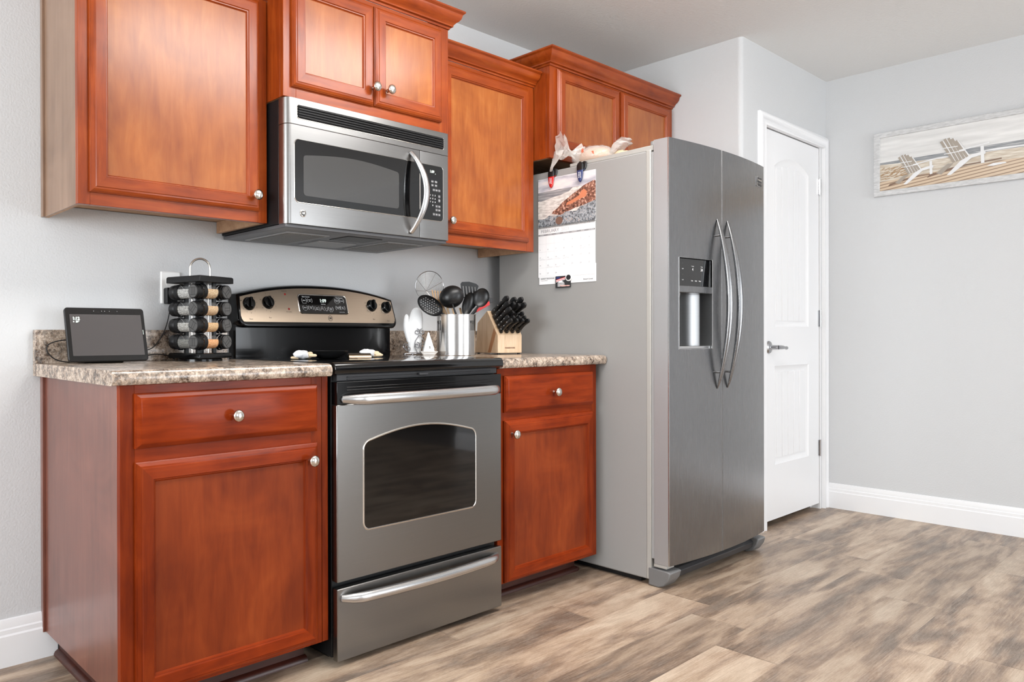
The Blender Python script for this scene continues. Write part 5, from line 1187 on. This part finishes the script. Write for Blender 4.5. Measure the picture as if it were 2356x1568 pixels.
def knife(label, s_, q, ln, big=False, kind='knife'):
    base = FL+wd*s_+Zv*.084+sdn*q-nn*.001; t_ = thing('kitchen_knife' if kind == 'knife' else kind, label, 'knife' if kind == 'knife' else ('scissors' if 'scissor' in kind else 'sharpener'), tuple(base), 'knives in the block')
    if kind == 'kitchen_knife' or kind == 'knife':
        hw, ht = (.0085, .013) if big else (.0065, .0105)
        b = MB(); L = []
        for i in range(11):
            k = i/10; w_ = ht*(.82+.18*math.cos(k*2*PI*1.0)); bend = -.006*k*k*(1 if not big else 1.4)
            c = base+nn*(.006+ln*k)+sdn*(bend); sc2 = 1 if i < 10 else .6
            L.append([tuple(c+wd*hw*x*sc2+sdn*w_*y*sc2) for x, y in ((-1, -.6), (-.6, -1), (.6, -1), (1, -.6), (1, .6), (.6, 1), (-.6, 1), (-1, .6))])
        b.loops(L, True, True, True); hd = obj('handle', b, M['black_soft'], t_, smooth=50)
        b = MB(); 
        for k in (.18, .45, .72): b.lathe([(.0026, 0), (.0026, .0006)], base+nn*(.006+ln*k)-wd*hw-Vector((0, 0, 0)), -wd, 8); b.lathe([(.0024, 0), (.0024, .0006)], base+nn*(.006+ln*k)-sdn*ht*(.82+.18*math.cos(k*2*PI)), -sdn, 8)
        obj('rivet', b, M['chrome'], hd)
        b = MB(); L = [[tuple(base+nn*h_+wd*.0012*x+sdn*.009*y) for x, y in ((-1, -1), (1, -1), (1, 1), (-1, 1))] for h_ in (-.02, .008)]; b.loops(L, True, True, True); obj('blade', b, M['chrome'], t_)
    return t_
names_row = ('leftmost', 'second from left', 'third from left', 'rightmost')
for i in range(4):
    knife('black-handled steak knife, front bottom row of the block, %s' % names_row[i], .018+i*.030, .016, .092)
for i in range(4):
    knife('black-handled steak knife, second row up of the block, %s' % names_row[i], .018+i*.030, .040, .082)
for i, (s_, ln) in enumerate(((.020, .112), (.052, .085), (.108, .080))):
    knife(('long black-handled knife, left of middle row in the block', 'short black-handled knife, centre of middle row in the block', 'short black-handled paring knife, right of middle row in the block')[i], s_, .064, ln, i == 0)
for i, (s_, ln) in enumerate(((.020, .118), (.050, .115), (.082, .105), (.110, .112))):
    knife('large black-handled knife, %s in the upper row of the block' % names_row[i], s_, .090, ln, True)
for i, (s_, ln) in enumerate(((.024, .122), (.068, .115), (.104, .116))):
    knife('large black-handled knife, %s in the topmost row of the block' % ('left', 'middle', 'right')[i], s_, .116, ln, True)
base = FL+wd*.084+Zv*.084+sdn*.064; t_ = thing('kitchen_scissors', 'black-handled kitchen scissors with open finger loops in the knife block', 'scissors', tuple(base))
b = MB()
for s_ in (-1, 1): 
    c = base+nn*.048+wd*s_*.014; b.tube([tuple(c+nn*.026*math.cos(2*PI*k/20)+wd*.012*math.sin(2*PI*k/20)) for k in range(21)], .0042, 8)
b.tube([tuple(base-nn*.004), tuple(base+nn*.025)], .007, 8); obj('finger_loops', b, M['black_soft'], t_, smooth=60)

# ------------------------------------------------------------------ picture on the right wall
PX = XR-.001
pf = thing('framed_picture', 'wide framed beach print of two white deck chairs on the right wall', 'picture', (PX, -1.6, 1.752))
py0, py1, pz0, pz1 = -.981, -2.20, 1.752, 2.098   # left edge (nearest the corner) to right edge beyond the frame
def pc(u, w, d=0): return (PX-d, py0-u, pz0+w)
PWd, PHt = py0-py1, pz1-pz0
b = MB(); ins = .028
corners = [(0, 0, 1, 1), (PWd, 0, -1, 1), (PWd, PHt, -1, -1), (0, PHt, 1, -1)]
fp = [(0, 0), (0, .019), (.002, .021), (ins-.0015, .021), (ins, .0195), (ins, 0)]
L = [[pc(cx_+sx_*a, cz_+sz_*a, d) for (a, d) in fp] for (cx_, cz_, sx_, sz_) in corners]; n = len(fp); vs = [p for l in L for p in l]; fs = []
for k in range(4):
    for i in range(n): fs.append([k*n+i, k*n+(i+1) % n, ((k+1) % 4)*n+(i+1) % n, ((k+1) % 4)*n+i])
b.add(vs, fs); t = NT('whitewashed_frame_wood'); t.set(Base_Color=t.ramp(t.noise(t.coords((1, 2, 8)), 22, 4), [(.35, (186, 186, 186)), (.65, (208, 208, 208))]), Roughness=.5); obj('frame', b, t.m, pf, smooth=30)
b = MB(); b.box(PX-.0105, PX-.002, py0-ins+.002, py1+ins-.002, pz0+ins-.002, pz1-ins+.002); pr_ = obj('print', b, M['paper'], pf)
t = NT('print_sky'); t.set(Base_Color=t.ramp(t.noise(t.coords((1, 1.5, 12)), 3, 4), [(.35, (206, 205, 203)), (.65, (226, 225, 223))]), Roughness=.4); m0 = t.m
t = NT('print_sea'); t.set(Base_Color=t.ramp(t.noise(t.coords((1, 3, 60)), 4, 4), [(.35, (120, 124, 128)), (.6, (150, 152, 154)), (.7, (190, 190, 190))]), Roughness=.4); m1 = t.m
t = NT('print_sand'); t.set(Base_Color=t.ramp(t.noise(t.coords((1, 2, 14)), 9, 4), [(.35, (186, 170, 150)), (.65, (218, 210, 196))]), Roughness=.4); m2 = t.m
t = NT('print_deck'); wv = t.add('ShaderNodeTexWave', wave_type='BANDS', bands_direction='Z'); wv.inputs['Scale'].default_value = 22; wv.inputs['Distortion'].default_value = 1; t.link(t.coords((1, .25, 1), rot=(.55, 0, 0)), wv.inputs['Vector']); t.set(Base_Color=t.ramp(wv.outputs['Fac'], [(.04, (132, 108, 88)), (.16, (190, 164, 138)), (.6, (204, 182, 156))]), Roughness=.4); m3 = t.m
m4 = plain('print_chair_white', (226, 226, 226), .4); m5 = plain('print_chair_shade', (160, 150, 138), .4); m6 = plain('print_shadow_brown', (124, 98, 80), .4); m7 = plain('print_grass_tan', (166, 134, 98), .4)
b = MB(); iu0, iu1, iw0, iw1 = ins, PWd-ins, ins, PHt-ins
lay = [.0110]
def pl_(mi, pts): lay[0] += .00006; b.cur = mi; b.add([pc(u, w, lay[0]) for u, w in pts], [list(range(len(pts)))])
pl_(0, [(iu0, iw0), (iu1, iw0), (iu1, iw1), (iu0, iw1)]); pl_(1, [(iu0, .172), (iu0, .182), (iu1, .200), (iu1, .150), (.5, .158), (.3, .160)])
pl_(4, [(.22, .163), (.30, .167), (.36, .163), (.30, .160)]); pl_(4, [(.42, .166), (.52, .170), (.62, .166), (.75, .170), (.75, .160), (.50, .160)])
pl_(2, [(iu0, iw0), (iu1, iw0), (iu1, .158), (.6, .156), (.3, .158), (.12, .166), (iu0, .172)])
def slatline(mi, p, q, w_):
    a, c = Vector(p), Vector(q); e_ = (c-a).normalized(); nrm_ = Vector((-e_.y, e_.x))*w_/2; pl_(mi, [tuple(a-nrm_), tuple(c-nrm_), tuple(c+nrm_), tuple(a+nrm_)])
rg_ = random.Random(2)
for k in range(34):
    u_ = iu0+rg_.uniform(0, .10); w_ = .088+rg_.uniform(0, .058); slatline(7, (u_, w_), (u_+rg_.uniform(.012, .04), w_+rg_.uniform(.002, .014)), .0035)
pl_(3, [(iu0, iw0), (iu1, iw0), (iu1, .108), (.5, .104), (.30, .096), (iu0, .078)])
def deckchair(u, w, s_):
    T = lambda x, y: (u+x*s_, w+y*s_)
    pl_(6, [T(-.11, -.028), T(.02, .004), T(.16, .012), T(.16, .018), T(.0, .008), T(-.10, -.014)])
    for k in range(5): slatline(4, T(-.008+.0125*k+.004, .030+.003*k), T(-.056+.0135*k+.004, .143-.0035*(k-1.7)**2), .0125*s_); slatline(5, T(-.008+.0125*k, .028+.003*k), T(-.056+.0135*k, .145-.0035*(k-1.7)**2), .0105*s_)
    slatline(4, T(-.058, .100), T(.006, .100), .004*s_); slatline(4, T(-.045, .072), T(.030, .076), .004*s_)
    pl_(4, [T(-.035, -.028), T(.015, .030), T(.055, .052), T(.105, .060), T(.105, .046), T(.055, .036), T(.03, .012), T(-.02, -.030)])
    pl_(5, [T(-.075, -.012), T(-.03, .026), T(-.01, .024), T(-.055, -.022)])
    slatline(4, T(.095, .005), T(.093, .085), .012*s_); slatline(4, T(.010, .078), T(.118, .094), .006*s_)
deckchair(.165, .075, .92); deckchair(.355, .098, 1.1)
for k in range(8): slatline(7, (.62+.012*k, .112), (.622+.012*k, .135+.004*math.sin(k)), .004)
pl_(4, [(.475, .086), (.50, .096), (.545, .094), (.55, .088), (.50, .082)])
deckchair(.85, .09, .6)
obj('beach_scene', b, [m0, m1, m2, m3, m4, m5, m6, m7], pr_, smooth=0)

# ------------------------------------------------------------------ ceiling lamp (just out of view, lights the cabinets)
LC = (1.30, -1.52, H)
cl = thing('ceiling_light', 'long rectangular ceiling light box with white frosted cover over the kitchen floor', 'ceiling light', LC)
b = MB(); b.box(LC[0]-.76, LC[0]+.76, LC[1]-.27, LC[1]+.27, H-.03, H-.0005); obj('lamp_base', b, M['white'], cl, .004)
t = NT('lit_frosted_cover'); t.set(Base_Color=(.9, .89, .86, 1), Roughness=.5, Emission_Color=(1, .98, .955, 1), Emission_Strength=17.0); M['lamp'] = t.m
b = MB(); L = []
for z, k in ((H-.028, 0), (H-.10, .004), (H-.118, .02), (H-.122, .05)): L.append([(LC[0]+x*(.74-k), LC[1]+y*(.25-k), z) for x, y in ((-1, -1), (1, -1), (1, 1), (-1, 1))])
b.loops(L, True, False, True); obj('lamp_cover', b, M['lamp'], cl, smooth=60)
